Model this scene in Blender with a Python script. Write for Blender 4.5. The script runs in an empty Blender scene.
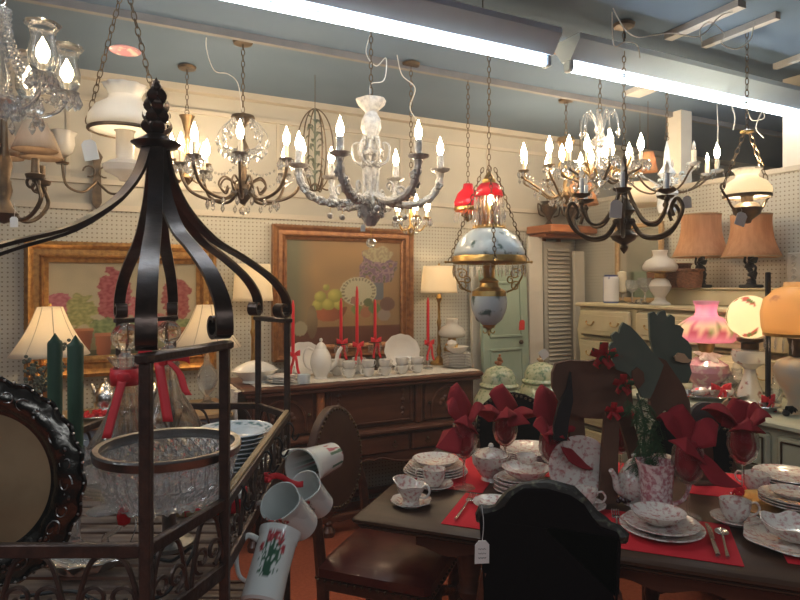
import bpy, math, random
from mathutils import Vector as V, Matrix as Mx, noise
from mathutils.geometry import tessellate_polygon
random.seed(7)
SC = bpy.context.scene; COL = SC.collection
PI = math.pi; sin = math.sin; cos = math.cos; R = math.radians
F = 610.0; HZ = 284.0; EYE = 1.5
TH = math.atan2(610, 1195)
UX, UY = cos(TH), sin(TH); NX, NY = sin(TH), -cos(TH)
AX, AY = -1.07, 3.83
TB = -math.atan2(235, 610)                      # turn of the dining table
EX, EY = cos(TB), sin(TB); DX, DY = -sin(TB), cos(TB)
CEIL = 2.7; TZ = .76

# ---------- placing ----------
def W(t, s, z=0): return V((AX + t*UX + s*NX, AY + t*UY + s*NY, z))
def wt(px, s):
    r = (px-400)/F
    return (r*(AY+s*NY) - (AX+s*NX))/(UX - r*UY)
def zp(py, Y): return EYE - (py-HZ)/F*Y
def PX(px, py, Y): return V(((px-400)/F*Y, Y, zp(py, Y)))
def TT(px, py, z=TZ):
    Y = (EYE-z)*F/(py-HZ); return V(((px-400)/F*Y, Y, z))
def TS(s, w, z=TZ): return V((-.156 + s*EX + w*DX, 1.94 + s*EY + w*DY, z))
def ws(px, t):
    r = (px-400)/F; return (r*(AY+t*UY) - (AX+t*UX))/(NX - r*NY)

# ---------- materials ----------
MATS = {}
def mat(name, col, rough=.5, metal=0., emis=0., ecol=None, trans=0., ior=1.45, bump=None, vary=None, coat=0., vcol=False, thin=0., sub=0., tlu=0.):
    if name in MATS: return MATS[name]
    m = bpy.data.materials.new(name); m.use_nodes = True; nt = m.node_tree; N = nt.nodes; L = nt.links
    b = N['Principled BSDF']; out = N['Material Output']
    b.inputs['Base Color'].default_value = (*col, 1); b.inputs['Roughness'].default_value = rough
    b.inputs['Metallic'].default_value = metal; b.inputs['IOR'].default_value = ior
    b.inputs['Transmission Weight'].default_value = trans; b.inputs['Coat Weight'].default_value = coat
    if emis:
        b.inputs['Emission Color'].default_value = (*(ecol or col), 1); b.inputs['Emission Strength'].default_value = emis
    tc = N.new('ShaderNodeTexCoord')
    if vcol:
        a = N.new('ShaderNodeAttribute'); a.attribute_name = 'Col'; L.new(a.outputs['Color'], b.inputs['Base Color'])
    if vary:
        sc, c2, lo, hi = vary[:4]
        n = N.new('ShaderNodeTexNoise'); n.inputs['Scale'].default_value = sc; n.inputs['Detail'].default_value = 5
        mp = N.new('ShaderNodeMapping'); L.new(tc.outputs['Object'], mp.inputs[0]); L.new(mp.outputs[0], n.inputs['Vector'])
        if len(vary) > 4: mp.inputs['Scale'].default_value = vary[4]
        r = N.new('ShaderNodeValToRGB'); r.color_ramp.elements[0].position = lo; r.color_ramp.elements[1].position = hi
        r.color_ramp.elements[0].color = (*col, 1); r.color_ramp.elements[1].color = (*c2, 1)
        L.new(n.outputs[0], r.inputs[0]); L.new(r.outputs[0], b.inputs['Base Color'])
    if bump:
        n2 = N.new('ShaderNodeTexNoise'); n2.inputs['Scale'].default_value = bump[0]; n2.inputs['Detail'].default_value = 3
        bp = N.new('ShaderNodeBump'); bp.inputs['Strength'].default_value = bump[1]; bp.inputs['Distance'].default_value = bump[2] if len(bump) > 2 else .004
        L.new(tc.outputs['Object'], n2.inputs['Vector']); L.new(n2.outputs[0], bp.inputs['Height']); L.new(bp.outputs[0], b.inputs['Normal'])
    if tlu:
        t = N.new('ShaderNodeBsdfTranslucent'); t.inputs[0].default_value = (*col, 1)
        if vcol: L.new(a.outputs['Color'], t.inputs[0])
        if vary: L.new(r.outputs[0], t.inputs[0])
        mx = N.new('ShaderNodeMixShader'); mx.inputs[0].default_value = tlu
        L.new(b.outputs[0], mx.inputs[1]); L.new(t.outputs[0], mx.inputs[2]); L.new(mx.outputs[0], out.inputs[0])
    if thin:
        t = N.new('ShaderNodeBsdfTransparent'); t.inputs[0].default_value = (.96, .98, .98, 1); mx = N.new('ShaderNodeMixShader'); mx.inputs[0].default_value = thin
        L.new(b.outputs[0], mx.inputs[1]); L.new(t.outputs[0], mx.inputs[2]); L.new(mx.outputs[0], out.inputs[0])
    MATS[name] = m; return m

def peg_mat(name, col, hole):
    m = mat(name, col, .7); nt = m.node_tree; N = nt.nodes; L = nt.links; b = N['Principled BSDF']
    tc = N.new('ShaderNodeTexCoord'); sp = N.new('ShaderNodeSeparateXYZ'); L.new(tc.outputs['Object'], sp.inputs[0])
    def mth(op, a, bb=None):
        n = N.new('ShaderNodeMath'); n.operation = op
        for i, x in enumerate((a, bb)):
            if x is None: continue
            if isinstance(x, (int, float)): n.inputs[i].default_value = x
            else: L.new(x, n.inputs[i])
        return n.outputs[0]
    def cell(o): return mth('POWER', mth('SUBTRACT', mth('FRACT', mth('MULTIPLY', o, 1/.0254)), .5), 2.0)
    d = mth('ADD', cell(mth('ADD', sp.outputs[0], 50*.0254*20)), cell(mth('ADD', sp.outputs[2], 50*.0254*20)))
    k = mth('LESS_THAN', d, .034)
    mx = N.new('ShaderNodeMixRGB'); L.new(k, mx.inputs[0])
    mx.inputs[1].default_value = (*col, 1); mx.inputs[2].default_value = (*hole, 1); L.new(mx.outputs[0], b.inputs['Base Color'])
    return m

M = {}
M['wall'] = mat('painted_wall', (.40, .38, .325), .75, vary=(3, (.45, .425, .36), .3, .7))
M['peg'] = peg_mat('pegboard', (.46, .45, .385), (.22, .19, .145))
M['trimp'] = mat('painted_trim', (.45, .41, .33), .6, vary=(6, (.5, .45, .37), .3, .7))
M['ceil'] = mat('dark_blue_ceiling', (.085, .135, .20), .9, vary=(1.5, (.12, .175, .25), .3, .7))
M['ceilstrip'] = mat('ceiling_strip', (.42, .40, .38), .7, vary=(8, (.5, .48, .45), .3, .7))
M['floor'] = mat('orange_carpet', (.46, .11, .045), .95, vary=(60, (.36, .08, .032), .3, .7), bump=(400, .4))
M['fix'] = mat('fixture_white', (.55, .68, .80), .4, vary=(12, (.6, .73, .84), .3, .7))
M['tube'] = mat('fluorescent_tube', (1, 1, 1), .4, emis=18, ecol=(.82, .92, 1))
M['bulb'] = mat('lit_bulb', (1, .9, .7), .3, emis=60, ecol=(1, .75, .47))
M['bulboff'] = mat('unlit_bulb', (.8, .8, .78), .1, trans=.6)
M['iron'] = mat('brown_iron', (.055, .038, .032), .42, .55, vary=(40, (.10, .06, .045), .35, .7), bump=(90, .35))
M['ironb'] = mat('polished_dark_iron', (.07, .05, .042), .28, .85, vary=(20, (.11, .075, .06), .35, .7), bump=(60, .15))
M['railm'] = mat('dull_rail', (.17, .17, .18), .8, vary=(8, (.22, .21, .21), .3, .7))
M['trayd'] = mat('blackened_silver', (.13, .12, .105), .24, 1, bump=(50, .4))
M['traym'] = mat('tray_tan_reflection', (.50, .38, .22), .45, .7, vary=(5, (.32, .22, .12), .4, .7))  # tan and brown base paints the warm shop reflection into the silver
M['black'] = mat('black_iron', (.025, .024, .025), .5, .5, bump=(80, .3))
M['brass'] = mat('brass', (.55, .36, .13), .32, 1, vary=(30, (.36, .22, .07), .35, .75))
M['brassm'] = mat('muted_brass', (.24, .16, .08), .38, .9, vary=(30, (.14, .09, .045), .35, .75))
M['brassd'] = mat('dark_bronze', (.075, .05, .032), .42, .75, vary=(30, (.15, .10, .055), .35, .75))
M['silver'] = mat('silver', (.62, .6, .57), .22, 1, bump=(60, .3))
M['silverd'] = mat('tarnished_silver', (.30, .29, .28), .3, 1, bump=(70, .5))
M['crystal'] = mat('crystal', (.97, .98, 1), .02, trans=.9, ior=1.55, thin=.25)
M['glass'] = mat('clear_glass', (1, 1, 1), .01, trans=1, ior=1.42, thin=.35)
M['cutglass'] = mat('cut_glass', (.95, .97, 1), .03, trans=.92, ior=1.5, thin=.2)
M['white'] = mat('white_ceramic', (.60, .585, .55), .3, coat=.3, vary=(45, (.36, .36, .36), .42, .72), bump=(70, 1, .008))
M['porc'] = mat('white_porcelain', (.76, .73, .67), .18, coat=.5, vary=(10, (.7, .67, .62), .3, .7))
M['porcb'] = mat('pale_blue_porcelain', (.66, .73, .75), .18, coat=.5, vary=(10, (.6, .68, .7), .3, .7))
M['bluefl'] = mat('blue_flowered_porcelain', (.6, .7, .76), .2, coat=.5, vary=(16, (.10, .17, .16), .57, .66), tlu=.2)
M['pink'] = mat('pink_transferware', (.74, .68, .61), .16, coat=.6, vary=(75, (.52, .25, .23), .49, .66))
M['pinkd'] = mat('dense_pink_transferware', (.70, .55, .52), .16, coat=.6, vary=(85, (.42, .15, .17), .42, .6))
M['grnfl'] = mat('green_flowered_ceramic', (.52, .54, .34), .2, coat=.6, vary=(48, (.16, .26, .14), .5, .66), bump=(40, .2))
M['wood'] = mat('dark_carved_wood', (.075, .024, .014), .38, vary=(4, (.15, .055, .028), .3, .75, (1, 6, 8)), coat=.25)
M['woodt'] = mat('table_wood', (.042, .019, .011), .33, ior=1.4, vary=(3, (.085, .042, .024), .3, .75, (1, 8, 8)))
M['woodo'] = mat('orange_wood', (.42, .16, .06), .45, vary=(4, (.3, .10, .04), .3, .7, (1, 1, 9)))
M['woodl'] = mat('light_wood', (.42, .29, .15), .5, vary=(5, (.3, .19, .09), .3, .7, (1, 10, 10)))
M['slat'] = mat('weathered_slat', (.12, .075, .055), .6, vary=(5, (.22, .16, .12), .35, .7, (1, 12, 12)))
M['leather'] = mat('burgundy_leather', (.10, .012, .009), .34, coat=.15, vary=(8, (.2, .06, .035), .4, .8), bump=(25, .15))
M['leatherb'] = mat('brown_leather', (.06, .022, .014), .4, vary=(6, (.11, .045, .026), .4, .8), bump=(25, .15))
M['blackf'] = mat('black_upholstery', (.004, .002, .003), .95, ior=1.15, bump=(200, .3))
M['crest'] = mat('carved_dark_crest', (.015, .012, .009), .5, vary=(60, (.10, .11, .07), .55, .7), bump=(60, .8))
M['cream'] = mat('cream_painted_wood', (.60, .52, .33), .4, vary=(7, (.5, .42, .25), .35, .8))
M['creamg'] = mat('grey_green_painted_wood', (.46, .46, .34), .4, vary=(7, (.36, .36, .26), .35, .8))
M['gold'] = mat('gilt_frame', (.50, .27, .08), .42, .7, vary=(40, (.28, .13, .04), .4, .7), bump=(90, .6))
M['golddull'] = mat('brown_gilt_frame', (.36, .17, .07), .45, .5, vary=(30, (.22, .09, .04), .4, .7), bump=(90, .5))
M['canvas'] = mat('painted_canvas', (1, 1, 1), .6, vcol=True, bump=(220, .3))
M['vc'] = mat('painted_porcelain', (1, 1, 1), .18, coat=.5, vcol=True)
M['shade'] = mat('ivory_lampshade', (.86, .80, .68), .8, tlu=.55)
M['shadeb'] = mat('beige_lampshade', (.60, .48, .36), .8, tlu=.4, vary=(60, (.55, .43, .31), .4, .6, (1, 1, .1)))
M['shadet'] = mat('tan_lampshade', (.62, .37, .20), .8, tlu=.45, vary=(60, (.56, .32, .17), .4, .6, (1, 1, .1)))
M['milk'] = mat('milk_glass', (.85, .82, .76), .2, coat=.4, tlu=.5)
M['milklit'] = mat('lit_milk_glass', (.9, .85, .76), .25, tlu=.7)
M['pinkgl'] = mat('pink_floral_glass', (.80, .50, .62), .25, tlu=.6, vcol=True)
M['globegl'] = mat('rose_globe_glass', (.9, .85, .7), .25, tlu=.6, vcol=True)
M['pinkfont'] = mat('pink_floral_font', (.62, .30, .34), .25, coat=.4, vary=(26, (.78, .66, .58), .5, .62))
M['amberfont'] = mat('smoky_cream_font', (.50, .44, .36), .3, coat=.4, vary=(6, (.62, .42, .24), .4, .6))
M['creamgl'] = mat('cream_floral_glass', (.92, .86, .66), .25, tlu=.65, vary=(14, (.6, .36, .24), .6, .68))
M['ambergl'] = mat('amber_floral_glass', (.88, .66, .38), .25, tlu=.6, vary=(12, (.62, .4, .28), .62, .7))
M['cran'] = mat('cranberry_glass', (.75, .05, .1), .08, trans=.7, tlu=.3)
M['red'] = mat('red_satin', (.62, .02, .03), .45, bump=(30, .1))
M['redw'] = mat('red_wax', (.6, .02, .03), .4)
M['napk'] = mat('burgundy_napkin', (.26, .007, .015), .85, bump=(500, .3))
M['redcloth'] = mat('red_placemat', (.60, .012, .025), .85, bump=(500, .3))
M['green'] = mat('green_wax', (.028, .07, .04), .5, vary=(20, (.038, .09, .052), .3, .7))
M['lace'] = mat('white_cloth', (.72, .68, .60), .9, bump=(200, .6), vary=(90, (.55, .5, .42), .5, .65))
M['moose'] = mat('brown_cutout_wood', (.14, .062, .035), .8, vary=(9, (.09, .042, .025), .35, .75))
M['antler'] = mat('dark_green_cutout', (.085, .11, .08), .75, vary=(7, (.12, .135, .10), .35, .7))
M['grey'] = mat('dark_grey_cutout', (.075, .065, .06), .8)
M['tan'] = mat('tan_wood', (.55, .36, .2), .6)
M['leaf'] = mat('pine_green', (.035, .09, .03), .7)
M['leafd'] = mat('dusty_leaf', (.10, .12, .09), .7)
M['plaid'] = mat('red_plaid_ribbon', (.5, .03, .03), .7, vary=(45, (.06, .10, .04), .52, .56))
M['palegreen'] = mat('pale_green_paint', (.34, .42, .32), .6, vary=(5, (.27, .35, .27), .35, .75))
M['offwhite'] = mat('offwhite_paint', (.66, .62, .54), .55, vary=(6, (.6, .56, .47), .35, .75))
M['greyp'] = mat('grey_louvre_paint', (.42, .39, .33), .6, vary=(6, (.47, .44, .37), .35, .75))
M['paper'] = mat('tag_card', (.78, .78, .74), .8)
M['redtag'] = mat('red_tag_card', (.62, .04, .03), .7)
M['wicker'] = mat('brown_wicker', (.24, .10, .045), .8, bump=(90, 1, .01), vary=(70, (.12, .05, .02), .4, .6, (1, 1, 3)))
M['cord'] = mat('white_cord', (.6, .6, .58), .6)
M['cordb'] = mat('black_cord', (.02, .02, .02), .5)
M['bluep'] = mat('blue_grey_paint', (.20, .26, .32), .6, vary=(8, (.28, .33, .37), .4, .7))
M['redglass'] = mat('red_glass', (.5, .01, .015), .1, trans=.4)
M['gem'] = mat('red_berries', (.45, .01, .02), .2, coat=.5)
M['bow'] = mat('foil_wrap', (.7, .68, .66), .3, .6, vary=(30, (.6, .05, .08), .55, .62), bump=(50, 1, .01))
M['dark'] = mat('dark_beyond', (.03, .035, .045), .9)

# ---------- mesh builder ----------
class MB:
    def __init__(s): s.v = []; s.f = []
    def add(s, vs, fs, m=None):
        n = len(s.v)
        s.v += [tuple(m @ V(p)) if m else tuple(p) for p in vs]
        s.f += [tuple(i+n for i in f) for f in fs]; return s
    def box(s, c, d, m=None, ch=0):
        x, y, z = [k/2 for k in d]; cx, cy, cz = c
        ch = min(ch, x*.9, y*.9, z*.9)
        if ch <= 0:
            vs = [(cx+a*x, cy+b*y, cz+e*z) for a in (-1, 1) for b in (-1, 1) for e in (-1, 1)]
            fs = [(0,1,3,2),(4,6,7,5),(0,4,5,1),(2,3,7,6),(0,2,6,4),(1,5,7,3)]
            return s.add(vs, fs, m)
        def ring(zz, i):
            a, b = x-i, y-i
            return [(cx-a, cy-b+ch-i*.0, zz), (cx-a+ch, cy-b, zz), (cx+a-ch, cy-b, zz), (cx+a, cy-b+ch, zz), (cx+a, cy+b-ch, zz), (cx+a-ch, cy+b, zz), (cx-a+ch, cy+b, zz), (cx-a, cy+b-ch, zz)]
        rs = [ring(cz-z, ch), ring(cz-z+ch, 0), ring(cz+z-ch, 0), ring(cz+z, ch)]
        vs = sum(rs, []); fs = [tuple(range(7, -1, -1)), tuple(range(24, 32))]
        for k in range(3):
            for i in range(8): j = (i+1) % 8; fs.append((k*8+i, k*8+j, k*8+8+j, k*8+8+i))
        return s.add(vs, fs, m)
    def lathe(s, prof, seg=24, m=None, mod=None):
        vs = []; fs = []
        for r, z in prof:
            for i in range(seg):
                a = 2*PI*i/seg
                rr, zz = (mod(a, r, z) if mod else (r, z))
                vs.append((rr*cos(a), rr*sin(a), zz))
        n = len(prof)
        for k in range(n-1):
            for i in range(seg):
                j = (i+1) % seg; fs.append((k*seg+i, k*seg+j, (k+1)*seg+j, (k+1)*seg+i))
        if prof[0][0] > 1e-6 and False: pass
        if prof[0][0] < .0006 or True:
            pass
        return s.add(vs, fs, m)
    def cap(s, r, z, seg=24, m=None): return s.add([(r*cos(2*PI*i/seg), r*sin(2*PI*i/seg), z) for i in range(seg)], [tuple(range(seg))], m)
    def tube(s, pts, r, seg=8, closed=False, m=None, flat=None):
        P = [V(p) for p in pts]; n = len(P)
        rs = r if isinstance(r, (list, tuple)) else [r]*n
        vs = []; fs = []; up = None
        for i in range(n):
            a = P[(i-1) % n] if (closed or i) else P[0]; b = P[(i+1) % n] if (closed or i < n-1) else P[-1]
            t = (b-a); t = t.normalized() if t.length > 1e-9 else V((0, 0, 1))
            if up is None:
                up = V((0, 0, 1)) if abs(t.z) < .9 else V((1, 0, 0))
            x = up - t*up.dot(t); x = x.normalized() if x.length > 1e-6 else t.orthogonal().normalized()
            up = x; y = t.cross(x)
            for k in range(seg):
                an = 2*PI*k/seg; vs.append(P[i] + (x*cos(an) + y*sin(an))*rs[i])
        m_ = n if closed else n-1
        for i in range(m_):
            for k in range(seg):
                j = (k+1) % seg; i2 = (i+1) % n; fs.append((i*seg+k, i*seg+j, i2*seg+j, i2*seg+k))
        if not closed: fs += [tuple(range(seg-1, -1, -1)), tuple((n-1)*seg+k for k in range(seg))]
        return s.add(vs, fs, m)
    def strap(s, pts, side, w, t, m=None):              # flat bar along pts, wide along vector side
        P = [V(p) for p in pts]; S = V(side).normalized(); n = len(P); vs = []; fs = []
        for i in range(n):
            tg = (P[min(i+1, n-1)] - P[max(i-1, 0)]).normalized(); nn = tg.cross(S).normalized()
            for a, b in ((-1, -1), (1, -1), (1, 1), (-1, 1)): vs.append(P[i] + S*a*w/2 + nn*b*t/2)
        for i in range(n-1):
            for k in range(4): j = (k+1) % 4; fs.append((i*4+k, i*4+j, i*4+4+j, i*4+4+k))
        fs += [(3, 2, 1, 0), tuple((n-1)*4+k for k in range(4))]
        return s.add(vs, fs, m)
    def prism(s, out, th, m=None):                      # outline (x,z), thick along y
        n = len(out); vs = [(x, -th/2, z) for x, z in out] + [(x, th/2, z) for x, z in out]
        tris = tessellate_polygon([[V((x, z, 0)) for x, z in out]])
        fs = [tuple(t) for t in tris] + [tuple(i+n for i in reversed(t)) for t in tris]
        for i in range(n): j = (i+1) % n; fs.append((i, i+n, j+n, j))
        return s.add(vs, fs, m)
    def ball(s, c, r, seg=12, sc=(1, 1, 1), m=None):
        ring = seg//2; pr = [(max(r*sin(PI*i/ring), 1e-5), -r*cos(PI*i/ring)) for i in range(ring+1)]
        T = Mx.Translation(V(c)) @ Mx.Diagonal((*sc, 1)); T = m @ T if m else T
        return s.lathe(pr, seg, T)
    def sheet(s, fn, nu, nv, m=None):
        vs = [fn(i/nu, j/nv) for i in range(nu+1) for j in range(nv+1)]
        fs = [(i*(nv+1)+j, (i+1)*(nv+1)+j, (i+1)*(nv+1)+j+1, i*(nv+1)+j+1) for i in range(nu) for j in range(nv)]
        return s.add(vs, fs, m)
    def build(s, name, m, parent=None, loc=(0, 0, 0), rz=0, sharp=40, col=None, solid=0, rot=None):
        me = bpy.data.meshes.new(name); me.from_pydata(s.v, [], s.f); me.validate()
        me.materials.append(M[m] if isinstance(m, str) else m)
        if sharp:
            me.polygons.foreach_set('use_smooth', [True]*len(me.polygons)); me.set_sharp_from_angle(angle=R(sharp))
        if col:
            ca = me.color_attributes.new('Col', 'FLOAT_COLOR', 'POINT')
            for i, v in enumerate(me.vertices): ca.data[i].color = (*col(v.co), 1)
        o = bpy.data.objects.new(name, me); COL.objects.link(o); o.location = loc
        o.rotation_euler = rot if rot else (0, 0, rz)
        if parent: o.parent = parent
        if solid:
            md = o.modifiers.new('s', 'SOLIDIFY'); md.thickness = solid; md.offset = 0
        return o

def thing(name, label, cat, loc=(0, 0, 0), rz=0, group=None, rot=None):
    o = bpy.data.objects.new(name, None); COL.objects.link(o); o.empty_display_size = .05
    o.location = loc; o.rotation_euler = rot if rot else (0, 0, rz)
    o['label'] = label; o['category'] = cat
    if group: o['group'] = group
    return o
def tag(o, label, cat, group=None):
    o['label'] = label; o['category'] = cat
    if group: o['group'] = group
    return o
def struct(o): o['kind'] = 'structure'; return o
def cp(o, parent=None, loc=None, rz=None, rot=None):     # copy with its children
    c = o.copy(); COL.objects.link(c); c.parent = parent
    if loc is not None: c.location = loc
    if rz is not None: c.rotation_euler = (0, 0, rz)
    if rot is not None: c.rotation_euler = rot
    for ch in list(o.children): cp(ch, c)
    return c
def lamp(parent, loc, power, col=(1, .72, .42), size=.03, name='bulb_light'):
    l = bpy.data.lights.new(name, 'POINT'); l.energy = power; l.color = col; l.shadow_soft_size = size
    o = bpy.data.objects.new(name, l); COL.objects.link(o); o.location = loc; o.parent = parent; return o
def T(*a): return Mx.Translation(V(a))
def RX(a): return Mx.Rotation(a, 4, 'X')
def RY(a): return Mx.Rotation(a, 4, 'Y')
def RZ(a): return Mx.Rotation(a, 4, 'Z')
def arc(c, r, a0, a1, n, plane='xz', y=0):
    o = []
    for i in range(n+1):
        a = a0+(a1-a0)*i/n; p, q = c[0]+r*cos(a), c[1]+r*sin(a)
        o.append((p, y, q) if plane == 'xz' else (p, q, y))
    return o
def spiral(c, r0, r1, a0, a1, n):                       # in xz
    return [(c[0]+(r0+(r1-r0)*i/n)*cos(a0+(a1-a0)*i/n), 0, c[1]+(r0+(r1-r0)*i/n)*sin(a0+(a1-a0)*i/n)) for i in range(n+1)]
def smooth(pts, k=6):                                   # Catmull-Rom
    P = [V(p) for p in pts]; o = []
    for i in range(len(P)-1):
        a, b, c, d = P[max(i-1, 0)], P[i], P[i+1], P[min(i+2, len(P)-1)]
        for j in range(k):
            t = j/k; o.append(.5*((2*b)+(c-a)*t+(2*a-5*b+4*c-d)*t*t+(3*b-a-3*c+d)*t*t*t))
    o.append(P[-1]); return o
def chain_mb(p0, p1, L=.035, r=.0022, w=.009):
    mb = MB(); p0 = V(p0); p1 = V(p1); d = p1-p0; n = max(1, int(d.length/(L*.78)))
    q = V((0, 0, 1)).rotation_difference(d.normalized()).to_matrix().to_4x4()
    for i in range(n):
        c = p0 + d*((i+.5)/n); m = Mx.Translation(c) @ q @ RZ(PI/2*(i % 2))
        pts = [(w*cos(a), 0, L/2*sin(a)) for a in [2*PI*k/10 for k in range(10)]]
        mb.tube(pts, r, 4, True, m)
    return mb
# ---------- camera, exposure ----------
cam = bpy.data.cameras.new('camera'); co = bpy.data.objects.new('camera', cam); COL.objects.link(co); SC.camera = co
cam.lens = 36*F/800; cam.sensor_width = 36; cam.sensor_fit = 'HORIZONTAL'; cam.shift_y = -(300-HZ)/800
co.location = (0, 0, EYE); co.rotation_euler = (PI/2, 0, 0); cam.clip_start = .05
SC.view_settings.view_transform = 'Standard'; SC.view_settings.look = 'None'; SC.view_settings.gamma = 1
SC.view_settings.use_curve_mapping = False; SC.view_settings.exposure = .7
SC.cycles.max_bounces = 9; SC.cycles.transparent_max_bounces = 16; SC.cycles.transmission_bounces = 9; SC.cycles.diffuse_bounces = 3
SC.cycles.sample_clamp_indirect = 4
w = bpy.data.worlds.new('shop_air'); SC.world = w; w.use_nodes = True
w.node_tree.nodes['Background'].inputs[0].default_value = (.62, .68, .78, 1); w.node_tree.nodes['Background'].inputs[1].default_value = .26

# ---------- room ----------
def wallbox(name, m, t0, t1, z0, z1, s0, s1, rz=None):
    # box whose local x runs along the back wall
    c = W((t0+t1)/2, (s0+s1)/2, 0)
    return MB().box((0, 0, (z0+z1)/2), (t1-t0, abs(s1-s0), z1-z0)).build(name, m, None, (c.x, c.y, 0), TH, sharp=0)
struct(wallbox('wall_back', 'wall', -4, 8, 0, CEIL, -.12, 0))
struct(wallbox('trim_1', 'peg', -4, 2.84, .0, 1.92, 0, .008))
struct(wallbox('trim_2', 'trimp', -4, 2.84, 1.92, 1.955, 0, .02))
struct(wallbox('trim_3', 'trimp', -4, 2.84, 2.07, 2.10, 0, .018))
struct(wallbox('trim_4', 'trimp', -4, 7.9, 2.54, 2.565, 0, .02))
struct(wallbox('trim_5', 'trimp', -4, 7.9, 2.66, 2.70, 0, .06))
k = 6
for t in (-2.1, -.9, .3, 1.2, 1.95, 2.6, 4.2, 5.4):
    struct(wallbox('trim_%d' % k, 'trimp', t, t+.02, 2.10, 2.54, 0, .006)); k += 1
# pegboard partition with posts and open top
def partition(name, m, s0, s1, z0, z1, t0=2.85, t1=2.93):
    c = W((t0+t1)/2, (s0+s1)/2)
    return struct(MB().box((0, 0, (z0+z1)/2), (s1-s0, t1-t0, z1-z0)).build(name, m, None, (c.x, c.y, 0), TH-PI/2, sharp=0))
partition('wall_right', 'peg', 0, 3.7, 0, 2.155)
partition('trim_%d' % k, 'trimp', 0, 3.7, 2.155, 2.185, 2.84, 2.94); k += 1
for s in (.98, 1.78, 3.0):
    partition('trim_%d' % k, 'offwhite', s-.05, s+.06, 2.185, CEIL, 2.84, 2.95); k += 1
# ceiling, its rails and joists
struct(MB().box((0, 0, 0), (13, 12, .1)).build('ceiling', 'ceil', None, (1.5, 1.2, CEIL+.05), TH, sharp=0))
for s in (.96,):
    c = W(0, s); struct(MB().box((0, 0, 0), (11, .03, .035)).build('trim_%d' % k, 'railm', None, (c.x, c.y, CEIL-.0175), TH, sharp=0)); k += 1
def joist(p0, p1, wd, h):
    global k
    a = V(p0); b = V(p1); d = b-a
    struct(MB().box((0, 0, 0), (d.length, wd, h)).build('trim_%d' % k, 'ceilstrip', None, ((a.x+b.x)/2, (a.y+b.y)/2, CEIL-h/2), math.atan2(d.y, d.x), sharp=0)); k += 1
def cpnt(px, py): Y = (CEIL-EYE)*F/(HZ-py); return ((px-400)/F*Y, Y, 0)
joist(cpnt(668, 34), cpnt(742, 0), .05, .03)
joist(cpnt(704, 42), cpnt(778, 12), .035, .03)
joist(cpnt(775, 64), cpnt(812, 50), .03, .03)
joist(cpnt(632, 92), cpnt(652, 84), .12, .03)
struct(MB().box((0, 0, 0), (13, 12, .1)).build('floor', 'floor', None, (1.5, 1.2, -.05), TH, sharp=0))
# ---------- fluorescent fixtures ----------
def fixture(p0, p1, label, z):
    a = V((p0[0], p0[1], 0)); b = V((p1[0], p1[1], 0)); d = b-a; L = d.length
    t = thing('ceiling_light', label, 'ceiling light', ((a.x+b.x)/2, (a.y+b.y)/2, z), math.atan2(d.y, d.x), 'fluorescent strip lights')
    mb = MB(); mb.prism([(-.028, 0), (.028, 0), (.085, .075), (.085, .1), (-.085, .1), (-.085, .075)], L, RZ(PI/2)); mb.build('housing', 'fix', t, sharp=20)
    MB().tube([(-L/2+.03, 0, -.032), (L/2-.03, 0, -.032)], .0125, 10).build('tube', 'tube', t)
    for sx in (-1, 1):
        MB().box((sx*(L/2-.015), 0, -.022), (.028, .045, .05), ch=.006).build('lamp_holder', 'fix', t)
        MB().tube([(sx*L*.35, 0, .1), (sx*L*.35, 0, CEIL-z)], .003, 5).build('hanger', 'black', t)
    return t
z = 2.5
def fp(px, py, zz=2.48): Y = (zz-EYE)*F/(HZ-py); return ((px-400)/F*Y, Y)
pa = fp(549, 62); pb = (pa[0]-2.35*UX, pa[1]-2.35*UY)
fixture(pb, pa, 'lit fluorescent strip light at the top centre of the photo', 2.5)
pc = (pa[0]+.10*UX, pa[1]+.10*UY)
fixture(pc, (pc[0]+2.4*UX, pc[1]+2.4*UY), 'lit fluorescent strip light at the top right above the iron chandelier', 2.5)
MB().box((0, 0, 0), (5, .03, .03)).build('ceiling_rail', 'golddull', None, (pa[0]-.09, pa[1]+.17, 2.635), TH, sharp=0)
tag(bpy.data.objects['ceiling_rail'], 'long thin brown rail running above the fluorescent strip lights', 'rail')
# the shop's other strip lights, behind the camera
for i, (x, y) in enumerate(((-.8, -1.2), (1.6, -.6), (-2.4, .6))):
    l = bpy.data.lights.new('shop_strip_light', 'AREA'); l.shape = 'RECTANGLE'; l.size = 2.4; l.size_y = .15; l.energy = 14; l.color = (.86, .93, 1)
    o = bpy.data.objects.new('shop_strip_light', l); COL.objects.link(o); o.location = (x, y, 2.55); o.rotation_euler = (0, 0, TH)
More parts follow.
